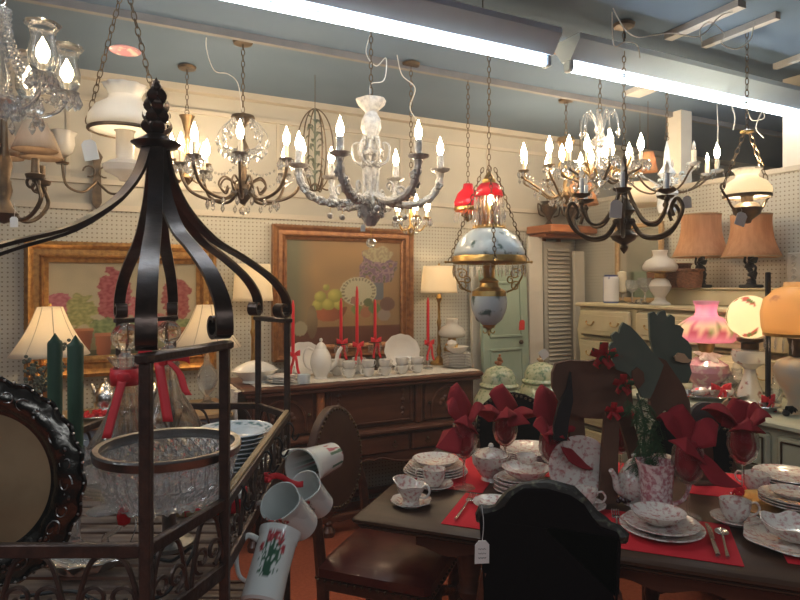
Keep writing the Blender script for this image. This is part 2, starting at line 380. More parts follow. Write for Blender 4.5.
# ---------- paintings ----------
def nz(x, y, z=0, s=1): return noise.noise(V((x*s, y*s, z)))
def mix(a, b, t): return tuple(a[i]*(1-t)+b[i]*t for i in range(3))
def flowers(u, v):                                      # u right, v up, 0..1
    g = .5+.5*nz(u, v, 3, 9)
    c = mix((.34, .30, .20), (.44, .38, .25), g)
    if v < .30: c = mix((.26, .24, .13), (.16, .17, .09), g)
    if v < .06: c = (.09, .09, .05)
    w = .02*nz(u, v, 1, 25)+.035*nz(u, v, 5, 11)
    def blob(cx, cy, rx, ry): return ((u-cx)/rx)**2+((v-cy)/ry)**2+w*22 < 1
    for cx, cy, rx, ry, cc, c2 in ((.42, .62, .11, .32, (.24, .035, .045), (.36, .11, .11)), (.86, .58, .10, .27, (.23, .035, .04), (.32, .11, .09)),
                                 (.60, .50, .08, .16, (.42, .08, .09), (.5, .2, .2)), (.06, .54, .12, .14, (.30, .07, .10), (.42, .16, .19)), (.72, .34, .07, .1, (.4, .1, .1), (.5, .2, .16)),
                                 (.21, .50, .09, .20, (.20, .21, .07), (.34, .33, .13)), (.35, .31, .09, .10, (.13, .18, .07), (.25, .29, .12)), (.62, .33, .1, .08, (.12, .17, .07), (.25, .28, .12)), (.93, .3, .08, .08, (.14, .18, .07), (.25, .3, .12))):
        if blob(cx, cy, rx, ry): c = mix(cc, c2, max(0, min(1, .5+1.3*nz(u, v, 9, 38))))
    for cx, top, hw in ((.20, .30, .085), (.35, .24, .06), (.49, .26, .06), (.66, .27, .07), (.86, .28, .08)):
        if top-.24 < v < top and abs(u-cx) < hw*(.7+.3*(v-top+.24)/.24):
            c = mix((.40, .13, .06), (.24, .08, .04), max(0, min(1, .5+(u-cx)/hw*.8)))
            if v > top-.035: c = (.46, .18, .09)
    return c
def still(u, v):
    g = .5+.5*nz(u, v, 2, 5)
    c = mix((.34, .20, .08), (.24, .15, .07), g)
    k = max(0, min(1, (.24-u)/.16)); c = mix(c, (.13, .13, .075), k*.9)
    k2 = max(0, min(1, (u-.55)*1.6))*max(0, min(1, (.95-v)*2)); c = mix(c, (.16, .11, .06), k2*.6)
    w = .5*nz(u, v, 5, 16)
    if v < .17: c = mix((.16, .06, .03), (.10, .035, .02), g)
    if ((u-.79)/.17)**2+((v-.74)/.16)**2+2*w < 1:
        n = nz(u, v, 8, 30); c = (.15, .09, .13) if n > .05 else ((.26, .17, .18) if n > -.2 else (.11, .10, .06))
    n_ = nz(u, v, 4, 40)
    if ((u-.80)/.13)**2+((v-.88)/.08)**2+w < 1: c = (.34, .30, .17) if n_ > 0 else (.26, .2, .12)
    if abs(u-.79) < .05 and .42 < v < .60: c = (.12, .13, .14)
    d = math.hypot((u-.615)/1.0, (v-.51)/.86)
    if d < .165:
        c = (.40, .37, .24)
        if .125 < d < .155 and sin(26*math.atan2(v-.51, u-.615)) > 0: c = (.18, .15, .09)
    if ((u-.35)/.16)**2+((v-.36)/.14)**2 < 1 and v < .36: c = mix((.34, .10, .04), (.14, .05, .02), max(0, min(1, (u-.3)*4)))
    for cx, cy, r in ((.26, .38, .05), (.35, .385, .055), (.44, .38, .045), (.28, .46, .05), (.405, .47, .062), (.33, .55, .03)):
        if math.hypot(u-cx, (v-cy)/1.05) < r: c = mix((.48, .42, .10), (.25, .24, .05), max(0, min(1, math.hypot(u-cx+.02, v-cy-.02)/r*.8)))
    for cx, cy, r, cc in ((.60, .33, .05, (.16, .2, .06)), (.68, .3, .05, (.3, .12, .06)), (.76, .34, .055, (.12, .16, .06)), (.85, .27, .06, (.25, .2, .16)), (.70, .4, .04, (.1, .12, .05)), (.88, .38, .07, (.13, .07, .05)), (.58, .42, .04, (.28, .14, .1))):
        if math.hypot(u-cx, v-cy) < r: c = cc
    if ((u-.21)/.045)**2+((v-.22)/.16)**2 < 1: c = mix((.26, .2, .1), (.1, .05, .03), g)
    if ((u-.11)/.06)**2+((v-.16)/.07)**2 < 1: c = (.3, .26, .16)
    return c
def painting(name, label, t0, t1, z0, z1, fw, m, fn, tilt=.0):
    wd = t1-t0; h = z1-z0; c = W((t0+t1)/2, .03, z0)
    t = thing(name, label, 'painting', c, TH)
    t.rotation_euler = (-tilt, 0, TH)
    # moulded frame: section swept round the picture, mitred
    sec = [(0, .02), (0, -.035), (.18, -.055), (.30, -.045), (.38, -.028), (.62, -.03), (.72, -.045), (.82, -.02), (1, -.012), (1, .02)]
    mb = MB(); vs = []; n = len(sec)
    for a, b in ((-1, -1), (1, -1), (1, 1), (-1, 1)):
        for q, y in sec: vs.append((a*(wd/2-q*fw), y, h/2+b*(h/2-q*fw)))
    fs = [(i*n+k, ((i+1) % 4)*n+k, ((i+1) % 4)*n+(k+1) % n, i*n+(k+1) % n) for i in range(4) for k in range(n)]
    mb.add(vs, fs); mb.build('frame', m, t, sharp=30)
    iw, ih = wd-2*fw, h-2*fw; nu, nv = 150, 110
    mb = MB(); mb.sheet(lambda u, v: ((u-.5)*iw, 0, h/2+(v-.5)*ih), nu, nv)
    mb.build('canvas', 'canvas', t, col=lambda p: fn(p.x/iw+.5, (p.z-h/2)/ih+.5), sharp=0)
    return t
ta, tb = wt(24, .05), wt(216, .05)
painting('landscape_painting', 'wide gilt-framed oil painting of pink flowering pots', ta, tb, .98, 1.735, .115, 'gold', flowers)
ta2, tb2 = wt(273, .05), wt(413, .05)
painting('still_life_painting', 'brown-gilt framed still life painting of fruit bowl, pierced plate and flowers', ta2, tb2, 1.0, 1.885, .095, 'golddull', still)

# ---------- table lamps ----------
def shade_mb(r0, r1, h, bell=0., seg=32, panels=0):
    mb = MB(); n = 10; pr = []
    for i in range(n+1):
        q = i/n; pr.append((r0+(r1-r0)*q - bell*sin(PI*q)*(r0-r1), h*q))
    return mb.lathe(pr, seg)
def table_lamp(label, loc, base_prof, bm, zs, r0, r1, h, sm, bell=0, power=1.2, ribs=0, group=None, name='table_lamp', base_name='base', rect=False, lit=(1, .72, .42)):
    t = thing(name, label, 'lamp', loc, TH, group)
    MB().lathe(base_prof, 24).build(base_name, bm, t)
    top = base_prof[-1][1]
    MB().tube([(0, 0, top-.01), (0, 0, zs+h*.75)], .004, 6).build('stem', 'brass', t)
    s = shade_mb(r0, r1, h, bell).build('lamp_shade', sm, t, (0, 0, zs), solid=.003)
    if rect: s.scale = (1, .62, 1)
    MB().ball((0, 0, 0), .009, 8).build('finial', 'brass', t, (0, 0, zs+h+.012))
    if ribs:
        for i in range(ribs):
            a = 2*PI*i/ribs+.2; pts = []
            for j in range(7):
                q = j/6; r = r0+(r1-r0)*q-bell*sin(PI*q)*(r0-r1)+.002; pts.append((r*cos(a), r*sin(a), h*q))
            MB().tube(pts, .0022, 4).build('seam', 'trimp', s)
    MB().ball((0, 0, 0), .022, 10, (1, 1, 1.4)).build('bulb', 'bulboff', t, (0, 0, zs+h*.3))
    if power: lamp(t, (0, 0, zs+h*.62), power, lit, .02)
    return t
candlestick = [(.0005, 0), (.065, 0), (.065, .012), (.03, .03), (.012, .05), (.02, .08), (.012, .11), (.011, .22), (.018, .25), (.010, .27), (.01, .36), (.022, .39), (.012, .41), (.0005, .42)]
urn = [(.0005, 0), (.06, 0), (.06, .01), (.025, .03), (.018, .06), (.045, .10), (.06, .15), (.05, .2), (.02, .25), (.012, .3), (.0005, .32)]
# ---------- left console table ----------
tl0, tl1 = wt(-40, .3), wt(226, .3)
LT = .80
t = thing('console_table', 'low blue-grey table with light wood top along the pegboard wall', 'table', W((tl0+tl1)/2, .27), TH)
wd = tl1-tl0
MB().box((0, 0, LT-.015), (wd, .46, .03), ch=.006).build('tabletop', 'woodl', t)
MB().box((0, 0, .42), (wd-.06, .40, .70)).build('body', 'bluep', t)
for i in range(4): MB().box((-wd*.375+i*wd*.25, -.205, .45), (wd*.22, .012, .55), ch=.005).build('door', 'bluep', t)
for a in (-1, 1):
    for b in (-1, 1): MB().box((a*(wd/2-.06), b*.17, .035), (.05, .05, .07)).build('foot', 'woodl', t)
def W1p(px, s, z=0): return W(wt(px, s), s, z)
p = W1p(50, .285, LT); Yl = p.y
sc = Yl/F
table_lamp('ivory bell-shaded lamp on the console table, at the left end of the flower painting', p, urn, 'brass', zp(355, Yl)-LT, 36*sc, 11*sc, 48*sc, 'shade', bell=.10, power=1.6, ribs=8)
p = W1p(207, .28, LT); sc = p.y/F
table_lamp('ivory bell-shaded lamp on the console table, right of the flower painting', p, urn, 'cutglass', zp(347, p.y)-LT, 33*sc, 10*sc, 42*sc, 'shade', bell=.10, power=1.6, ribs=8)
# silver tea set, red berries, on the console
def teapot(label, loc, s, m, rz=0, name='teapot', group=None):
    t = thing(name, label, 'teapot', loc, rz, group); t.scale = (s, s, s)
    MB().lathe([(.0005, 0), (.045, 0), (.04, .01), (.06, .04), (.072, .08), (.066, .12), (.045, .155), (.035, .165), (.0345, .15)], 28).build('body', m, t)
    l = MB().lathe([(.038, .163), (.036, .172), (.02, .19), (.006, .197), (.0005, .197)], 24).build('lid', m, t)
    MB().ball((0, 0, .207), .012, 10).build('knob', m, l)
    MB().tube(smooth([(.055, 0, .05), (.10, 0, .08), (.115, 0, .13), (.14, 0, .165)]), [.018-.0004*i for i in range(19)], 10).build('spout', m, t)
    MB().tube(smooth([(-.045, 0, .15), (-.09, 0, .165), (-.115, 0, .12), (-.10, 0, .07), (-.065, 0, .05)]), .007, 8).build('handle', m, t)
    return t
teapot('polished silver teapot on the console table beside the green candles', W1p(106, .25, LT), .9, 'silver', 2.6)
teapot('small silver teapot glimpsed between the two glass decanters', W1p(152, .22, LT), .8, 'silver', .4)
p = W1p(97, .38, LT)
t = thing('berry_dish', 'silver dish heaped with shiny red berries on the console table', 'dish', p, TH)
MB().lathe([(.0005, .006), (.04, .006), (.09, .018), (.115, .03), (.112, .034), (.06, .02), (.0005, .014)], 32).build('plate', 'silver', t)
mb = MB()
for i in range(55):
    a = random.random()*6.28; r = .085*math.sqrt(random.random()); mb.ball((r*cos(a), r*sin(a)*.9, .026+.03*(1-r/.09)*random.random()), .009, 6)
b = mb.build('berries', 'gem', t); b['kind'] = 'stuff'
# trailing dried sprig by the left lamp
t = thing('leaf_sprig', 'sprig of small dusty leaves in front of the left ivory lampshade', 'foliage', W1p(37, .48, LT), 0)
MB().lathe([(.0005, 0), (.035, 0), (.045, .04), (.03, .1), (.026, .11), (.022, .1), (.03, .05), (.0005, .02)], 20).build('vase', 'brassd', t)
mb = MB(); ml = MB()
for i in range(9):
    a = random.random()*6.28; l = .16+.14*random.random(); pts = smooth([(0, 0, .08), (.04*cos(a), .04*sin(a), .12+l*.5), ((.06+l*.35)*cos(a), (.06+l*.3)*sin(a), .12+l)])
    mb.tube(pts, .002, 4)
    for q in pts[5:]:
        for z_ in range(2): ml.ball(q+V((random.uniform(-.02, .02), random.uniform(-.02, .02), random.uniform(-.02, .02))), .011, 6, (1, .5, .8))
mb.build('stems', 'brassd', t); ml.build('leaves', 'leafd', t)
tag(MB().prism([(-.09, 0), (-.04, .02), (0, .035), (.05, .03), (.1, .012), (.09, 0)], .1).build('gilt_ornament', 'gold', None, W1p(38, .33, LT), TH), 'small gilt ornament lying on the console table at the far left', 'ornament')

# ---------- sideboard ----------
sa, sb_ = wt(243, .55), wt(484, .55); SW = sb_-sa; SH = .92; SD = .50
SBC = W((sa+sb_)/2, .30)
t = thing('sideboard', 'dark carved oak sideboard with arched doors under the still life', 'sideboard', SBC, TH)
mb = MB(); mb.box((0, 0, SH-.015), (SW, SD, .03), ch=.008); mb.box((0, 0, SH-.04), (SW-.03, SD-.02, .025), ch=.006); mb.build('tabletop', 'wood', t)
MB().box((0, .02, .755), (SW-.08, SD-.10, .27)).build('upper_case', 'wood', t)
mb = MB(); mb.box((0, 0, .60), (SW-.01, SD+.02, .035), ch=.012); mb.build('waist_moulding', 'wood', t)
MB().box((0, .01, .52), (SW-.05, SD-.05, .13)).build('lower_case', 'wood', t)
dw = .36; yf = -SD/2+.07
for sgn in (-1, 1):
    cx = sgn*(SW/2-.06-dw/2)
    d = MB().box((cx, yf-.005, .755), (dw, .025, .25), ch=.006).build('door', 'wood', t)
    a = [(cx+.13*cos(x), yf-.022, .70+.14*sin(x)) for x in [PI*i/16 for i in range(17)]]
    MB().tube([(cx-.13, yf-.022, .65)]+list(reversed(a))+[(cx+.13, yf-.022, .65)], .011, 6).build('arch_moulding', 'wood', d)
    mb = MB()
    for i in range(7):
        x = PI*(i+.5)/7; mb.ball((cx+.06*cos(x), yf-.018, .71+.06*sin(x)), .018, 8, (1, .5, 1))
    mb.ball((cx, yf-.018, .70), .03, 10, (1, .5, 1)); mb.build('carved_fan', 'wood', d)
    MB().ball((cx-sgn*.15, yf-.03, .74), .012, 8).build('knob', 'brassd', d)
    x = sgn*(SW/2-.06-dw-.045)
    MB().box((x, yf-.012, .755), (.045, .035, .27), ch=.008).build('pilaster', 'woodo' if sgn < 0 else 'wood', t)
mw = SW-.12-2*dw-.15
d = MB().box((0, yf-.002, .755), (mw, .02, .25), ch=.006).build('drawer', 'wood', t)
for x in (-.5, .5):
    for zz in (.86, .665):
        mb = MB(); mb.box((x*mw, yf-.014, 0), (0, 0, 0)) if False else None
for sgn in (-1, 1):
    mb = MB(); x = sgn*mw*.36
    for k2, zz in enumerate((.83, .805, .775, .755, .72, .69)):
        r = (.018, .01, .016, .009, .016, .012)[k2]; mb.lathe([(.0005, -r), (r*.8, -r*.3), (r, 0), (r*.6, r*.5), (.0005, r)], 8, T(x, yf-.016, zz) @ Mx.Diagonal((1, .5, 1.1, 1)))
    mb.build('applied_ornament', 'woodl' if sgn > 2 else 'wood', d)
fr = MB()
for (cx, cz, w_, h_) in ((0, .86, mw-.05, .01), (0, .65, mw-.05, .01), (-(mw/2-.03), .755, .01, .21), (mw/2-.03, .755, .01, .21)): fr.box((cx, yf-.016, cz), (w_, .014, h_), ch=.003)
fr.build('panel_moulding', 'wood', d)
yl = -SD/2+.025
for i in range(3):
    wdd = (SW-.14)/3; cx = (i-1)*(wdd+.02)
    d = MB().box((cx, yl, .52), (wdd, .03, .11), ch=.01).build('lower_drawer', 'wood', t)
    for sx in (-1, 1):
        h = MB(); h.ball((cx+sx*wdd*.28, yl-.022, .53), .009, 8); h.tube([(cx+sx*wdd*.28+.018*cos(a), yl-.026, .52+.018*sin(a)) for a in [PI+PI*j/8 for j in range(9)]], .003, 6); h.build('drop_handle', 'brassd', d)
for i in range(3):                                      # scalloped apron
    wdd = (SW-.16)/3; out = []; x0 = -SW/2+.08+i*wdd
    for j in range(25):
        q = j/24; out.append((x0+q*wdd, .455-.012-.05*abs(cos(PI*q))**1.5-.02*math.exp(-((q-.5)/.06)**2)))
    mb = MB(); mb.prism([(x0, .46)]+out+[(x0+wdd, .46)], .025, T(0, yl+.012, 0)); mb.tube([(x, yl-.003, z_+.006) for x, z_ in out], .006, 5); mb.build('apron', 'wood', t)
legp = [(.0005, 0), (.035, 0), (.04, .03), (.02, .06), (.03, .08), (.018, .1), (.045, .17), (.05, .22), (.03, .29), (.018, .31), (.03, .33), (.02, .36), (.033, .38), (.033, .46), (.0005, .46)]
for a in (-1, 1):
    for b in (-1, 1): MB().lathe(legp, 16, T(a*(SW/2-.08), b*(SD/2-.08), 0)).build('leg', 'wood', t)
for x in (-.27, .27): MB().lathe(legp, 16, T(x, -SD/2+.08, 0)).build('leg', 'wood', t)
mb = MB(); mb.box((0, SD/2-.08, .10), (SW-.16, .04, .04), ch=.006)
for a in (-1, 1): mb.box((a*(SW/2-.08), 0, .10), (.04, SD-.16, .04), ch=.006)
mb.box((0, -SD/2+.08, .10), (SW-.16, .04, .04), ch=.006); mb.build('stretcher', 'wood', t)

# runner over the sideboard
def sbp(px, s, z=SH): return W(wt(px, s), s, z)          # s = distance out from the wall
def sby(px, py):                                       # a point of the sideboard top under a pixel
    Y = (EYE-SH)*F/(py-HZ); return V(((px-400)/F*Y, Y, SH))
mb = MB(); L0 = SW+.02
def runner(u, v):
    x = -SW/2-.035+u*(L0+.02); y = -SD*.42+v*SD*.78+.006*sin(u*140)*(1 if v < .05 else 0); z_ = SH+.003
    if u < .09:
        z_ = SH+.004-(.09-u)/.09*.26; x = -SW/2-.012-.012*sin(v*22)-.01
    return (x, y, z_)
mb.sheet(runner, 120, 30); r_ = mb.build('table_runner', 'lace', None, SBC, TH, solid=.002)
tag(r_, 'white lace runner laid along the carved sideboard and hanging over its left end', 'cloth')
# ---------- crockery helpers ----------
def cup_parts(t, m, R_=.042, h=.06, z0=0, parent=None, rz=0, name='cup'):
    b = MB().lathe([(.0005, z0+.004), (R_*.5, z0+.004), (R_*.52, z0), (R_*.6, z0+.003), (R_*.85, z0+h*.35), (R_*.97, z0+h*.7), (R_, z0+h), (R_*.95, z0+h), (R_*.9, z0+h*.7), (R_*.78, z0+h*.35), (R_*.4, z0+.009), (.0005, z0+.009)], 28).build(name, m, t, rz=rz)
    MB().tube(smooth([(R_*.9, 0, z0+h*.82), (R_*1.35, 0, z0+h*.9), (R_*1.6, 0, z0+h*.62), (R_*1.35, 0, z0+h*.33), (R_*.8, 0, z0+h*.3)]), .0035, 6).build('handle', m, b)
    return b
def cup(label, loc, m, R_=.042, h=.06, rz=0, group=None):
    t = thing('cup', label, 'cup', loc, rz, group)
    MB().lathe([(.0005, .004), (R_*.5, .004), (R_*.52, 0), (R_*.6, .003), (R_*.85, h*.35), (R_*.97, h*.7), (R_, h), (R_*.95, h), (R_*.9, h*.7), (R_*.78, h*.35), (R_*.4, .009), (.0005, .009)], 28).build('bowl', m, t)
    MB().tube(smooth([(R_*.9, 0, h*.82), (R_*1.35, 0, h*.9), (R_*1.6, 0, h*.62), (R_*1.35, 0, h*.33), (R_*.8, 0, h*.3)]), .0035, 6).build('handle', m, t)
    return t
def plate_mb(R_, h=.02, lob=0, amp=.0):
    pr = [(.0005, .003), (R_*.55, .003), (R_*.58, 0), (R_*.6, .003), (R_*.72, h*.55), (R_, h), (R_*.99, h+.003), (R_*.71, h*.55+.004), (R_*.6, .0065), (.0005, .0065)]
    return MB().lathe(pr, 48, mod=(lambda a, r, z: (r*(1+amp*cos(lob*a)*(r > R_*.8)), z)) if lob else None)
def plate(label, loc, R_, m, h=.02, rot=None, group=None, lob=0, amp=0, sy=1, rz=0, name='plate'):
    o = plate_mb(R_, h, lob, amp).build(name, m, None, loc, rz, rot=rot); o.scale = (1, sy, 1)
    return tag(o, label, 'plate', group)
def bowl_mb(R_, h, lob=0, amp=0):
    pr = [(.0005, .005), (R_*.42, .005), (R_*.45, 0), (R_*.5, .004), (R_*.8, h*.45), (R_, h), (R_*.965, h), (R_*.76, h*.48), (R_*.4, .012), (.0005, .01)]
    return MB().lathe(pr, 40, mod=(lambda a, r, z: (r*(1+amp*cos(lob*a)*(r > R_*.7)), z+amp*.1*cos(lob*a)*(r > R_*.9))) if lob else None)
def bowl(label, loc, R_, h, m, group=None, lob=0, amp=0, sy=1, rz=0, name='bowl'):
    o = bowl_mb(R_, h, lob, amp).build(name, m, None, loc, rz); o.scale = (1, sy, 1); return tag(o, label, 'bowl', group)
def saucer_cup(where, loc, m, rz=0, R_=.042, h=.06, pr=.07):
    s = plate('saucer under the cup '+where, loc, pr, m, .016, name='saucer')
    s['category'] = 'saucer'
    return cup('cup '+where, loc+V((0, 0, .008)), m, R_, h, rz)
def teardrop(mb, p, r, h): mb.lathe([(.0002, -h), (r*.55, -h*.8), (r, -h*.55), (r*.35, -h*.12), (.0002, 0)], 6, T(*p))
def dropobj(r, h, m='crystal', name='crystal_drop'):
    mb = MB(); teardrop(mb, (0, 0, 0), r, h); o = mb.build(name, m, None, sharp=20); return o
DROP = dropobj(.006, .035); BDROP = dropobj(.012, .045); PRISM = dropobj(.0055, .07)
PROTO = [DROP, BDROP, PRISM]
def drop(parent, loc, src): 
    c = src.copy(); COL.objects.link(c); c.parent = parent; c.location = loc; return c
def bow(parent, m, w_=.05, tails=.08, name='bow', loc=(0, 0, 0)):
    mb = MB()
    for s in (-1, 1):
        mb.sheet(lambda u, v: (s*w_*(u if u < .5 else 1-u)*2*1.0, (.012 if u < .5 else -.012)*sin(PI*min(u, 1-u)*2), (v-.5)*.024*(.5+2*min(u, 1-u))+.012*sin(PI*u)), 12, 3)
        mb.sheet(lambda u, v: (s*(.004+.022*u)+(v-.5)*.016, -.012-.006*sin(u*7), -tails*u), 8, 2)
    mb.ball((0, -.004, 0), .008, 8)
    return mb.build(name, m, parent, loc, solid=.0015)

# ---------- things on the sideboard ----------
Z0 = SH+.006
def sbt(px, py): p = sby(px, py); p.z = Z0; return p
for px, lab, sgn in ((253, 'rectangular-shaded brass candlestick lamp at the left end of the sideboard', 1), (439, 'rectangular-shaded brass candlestick lamp at the right end of the sideboard', 1)):
    p = sbp(px, .13, Z0); sc = p.y/F; zb = zp(301 if px < 300 else 293, p.y)-Z0
    prof = [(r, z_*(zb/.42)) for r, z_ in candlestick]
    table_lamp(lab, p, prof, 'brass', zb, 20*sc, 17*sc, (37 if px < 300 else 27)*sc, 'shade', power=1.1, rect=True)
# leaning platters
def standing_plate(label, px, s, R_, m, lob=0, amp=0, tilt=75, rz=TH, z=Z0, sy=1):
    loc = sbp(px, s, z+R_*sy*1.0+.0)
    o = plate_mb(R_, .02, lob, amp).build('platter', m, None, loc, rot=(R(tilt), 0, rz)); o.scale = (1, sy, 1)
    return tag(o, label, 'plate')
standing_plate('large scalloped white platter leaning upright beneath the right of the still life', 401, .20, .135, 'porc', 12, .02, sy=.86)
standing_plate('scalloped white platter leaning behind the left bow-tied candle', 304, .20, .13, 'porc', 10, .025, sy=.8)
# covered dish and plates at the left end
bx = sbt(262, 379)
t = thing('tureen', 'white oval covered serving dish at the left end of the sideboard', 'tureen', W(wt(255, .33), .33, Z0), TH)
t.scale = (1.25, .85, 1)
MB().lathe([(.0005, 0), (.06, 0), (.055, .012), (.09, .05), (.11, .07), (.105, .075), (.0005, .07)], 32).build('dish', 'porc', t)
MB().lathe([(.1, .075), (.085, .095), (.04, .12), (.0005, .128)], 32).build('lid', 'porc', t)
for i in range(4):
    plate(('topmost' if i == 3 else 'lower')+' white plate of the short stack at the left front of the sideboard' , W(wt(281, .42), .42, Z0+i*.009), .085, 'porc', .014, group='white plates stacked at the left of the sideboard')
for o in [x for x in COL.objects if x.get('group') == 'white plates stacked at the left of the sideboard']: o['label'] = 'white plate in the short stack at the left front of the sideboard'
# teapot and cups
p = W(wt(321, .36), .36, Z0); tp = teapot('tall white porcelain teapot standing on the sideboard runner', p, 1.02, 'porc', TH-.15); tp.scale = (.92, .92, 1.12)
tag(MB().lathe([(.0005, 0), (.036, 0), (.039, .05), (.036, .05), (.034, .006), (.0005, .005)], 24).build('straight_bowl', 'porcb', None, W(wt(304, .50), .50, Z0)), 'small straight-sided pale bowl at the front of the sideboard', 'bowl')
for i, (px, s, n, py) in enumerate(((337, .30, 2, 0), (349, .42, 2, 0), (368, .42, 2, 0), (385, .44, 2, 0), (402, .42, 2, 0), (417, .42, 2, 0), (358, .27, 2, 0), (408, .3, 1, 0))):
    who = ['right beside the white teapot', 'standing second from the teapot', 'in the middle of the sideboard row', 'just left of the scalloped platter', 'in front of the scalloped platter', 'at the right end of the cup row', 'half hidden behind the tall red taper', 'behind the cup row by the platter'][i]
    for j in range(n):
        cup(('upper' if j else 'lower')+' white cup of the pair stacked '+who if n > 1 else 'single white cup '+who, W(wt(px, s), s, Z0+j*.045), 'porc', .041, .056, TH+(.3 if j else PI+.4), 'white cups stacked in a row on the sideboard')
# stack of plates with bowl, right
pp = W(wt(457, .32), .32, Z0)
for i in range(9):
    plate('white plate in the tall stack at the right end of the sideboard', pp+V((0, 0, i*.0105)), .098, 'porc', .014, group='white plates stacked at the right of the sideboard')
bowl('white bowl on top of the tall plate stack on the sideboard', pp+V((0, 0, 9*.0105+.004)), .085, .045, 'porc')
tag(MB().lathe([(.0005, 0), (.02, 0), (.036, .02), (.03, .04), (.0005, .05)], 16).build('egg_ornament', 'porc', None, pp+V((-.035, .01, .14))), 'small rounded white lid resting in the bowl above the plate stack', 'lid')
# milk-glass oil lamp behind the stack
def oil_lamp(label, loc, s, basem, shadem, fm='brass', power=0, name='oil_lamp', H=1.0, group=None):
    t = thing(name, label, 'lamp', loc, TH, group); t.scale = (s, s, s*H)
    MB().lathe([(.0005, 0), (.06, 0), (.06, .012), (.035, .03), (.03, .05), (.055, .09), (.065, .12), (.05, .155), (.03, .17), (.0005, .17)], 28).build('font', basem, t)
    MB().lathe([(.03, .168), (.034, .18), (.03, .2), (.045, .205), (.07, .207), (.07, .212), (.0005, .212)], 24).build('burner', fm, t)
    MB().lathe([(.085, .212), (.098, .225), (.10, .245), (.08, .28), (.045, .30), (.038, .315), (.042, .34), (.046, .345)], 32, mod=lambda a, r, z: (r*(1+.05*cos(10*a)*(z > .33)), z)).build('glass_shade', shadem, t, solid=.003)
    if power: 
        MB().ball((0, 0, .26), .018, 8).build('bulb', 'bulb', t); 
    return t
oil_lamp('milk-glass oil lamp with brass font standing behind the tall plate stack', sbp(452, .21, Z0), .95, 'brass', 'milk', H=1.0)
# red tapers in bow-tied glass holders
def taper_holder(label, px, s, zt, prisms=0, big=.0, z=Z0):
    loc = sbp(px, s, z); t = thing('candle_holder', label+' holder', 'candle holder', loc, TH)
    h = .12+big
    MB().lathe([(.0005, 0), (.035, 0), (.035, .006), (.01, .015), (.008, h*.4), (.014, h*.5), (.007, h*.6), (.007, h*.85), (.016, h), (.012, h), (.01, h-.015), (.0005, h-.016)], 16).build('stem', 'brassd' if prisms else 'cutglass', t)
    if prisms:
        MB().lathe([(.012, h-.02), (.045, h-.008), (.045, h-.004), (.012, h-.012)], 24).build('drip_pan', 'brassd', t)
        for i in range(10): a = 2*PI*i/10; drop(t, (.042*cos(a), .042*sin(a), h-.01), PRISM)
    bow(t, 'red', .038, .11, loc=(0, -.02, h+.0))
    L = zt-(loc.z+h-.014)
    c = MB().lathe([(.0005, 0), (.0105, 0), (.0095, L*.9), (.004, L*.99), (.0005, L)], 12).build('taper_candle', 'redw', None, loc+V((0, 0, h-.014)))
    tag(c, label+' candle', 'candle')
    return t
taper_holder('red taper in bow-tied glass at the left of the sideboard', 293, .36, zp(300, sbp(293, .36).y), 0, .03)
taper_holder('short red taper with hanging prisms under the painted fruit bowl', 341, .17, zp(298, sbp(341, .17).y), 1, .07)
taper_holder('tallest red taper with big red bow in front of the still life', 357, .30, zp(286, sbp(357, .30).y), 0, .06)
taper_holder('red taper with hanging prisms right of the tallest taper', 375, .17, zp(299, sbp(375, .17).y), 1, .07)
taper_holder('red taper with bow between the scalloped platter and plate stack', 428, .30, zp(297, sbp(428, .30).y), 0, .05)
# ---------- doors, screens between the sideboard and the corner ----------
def lean(name, label, cat, px0, px1, s, ztop, m, th=.03, panels=0, tilt=4, louv=0):
    t0, t1 = wt(px0, s), wt(px1, s); wd = t1-t0; c = W((t0+t1)/2, s)
    t = thing(name, label, cat, (c.x, c.y, .01), TH, rot=(-R(tilt), 0, TH))
    MB().box((0, 0, ztop/2), (wd, th, ztop), ch=.004).build('panel', m, t)
    if panels:
        for i in range(panels):
            h = (ztop-.1)/panels; z_ = .05+h*(i+.5)
            mb = MB()
            for a in (-1, 1):
                mb.box((a*(wd*.34), -th/2-.004, z_), (.02, .012, h*.8), ch=.003); mb.box((0, -th/2-.004, z_+a*h*.4), (wd*.72, .012, .02), ch=.003)
            mb.build('panel_moulding', m, t)
    if louv:
        mb = MB(); n = int(ztop/.035)
        for i in range(n): mb.box((0, 0, 0), (wd*.78, .008, .034), T(0, -th/2-.006, .05+i*(ztop-.1)/n+.015) @ RX(R(-35)))
        mb.build('louvres', m, t)
    return t
lean('cabinet_door', 'tall off-white narrow panel leaning right of the sideboard', 'panel', 474, 489, .10, 1.62, 'offwhite', .03, 0, 2)
t = lean('painted_door', 'pale green old panelled door leaning behind the ginger jars', 'door', 486, 532, .22, 1.60, 'palegreen', .035, 3, 3)
MB().ball((0, 0, 0), .018, 10).build('door_knob', 'brassd', t, (.13, -.03, 1.05))
lean('trim_board', 'tall off-white board standing left of the grey louvred shutter', 'board', 530, 544, .14, 1.86, 'offwhite', .03, 0, 1)
lean('louvred_shutter', 'tall grey-beige louvred shutter standing against the wall near the corner', 'shutter', 545, 573, .12, 1.83, 'greyp', .03, 0, 1, 1)
lean('cabinet_door', 'narrow plain grey panel standing between the louvred shutter and the cream chest', 'panel', 576, 586, .25, 1.75, 'greyp', .03, 0, 1)
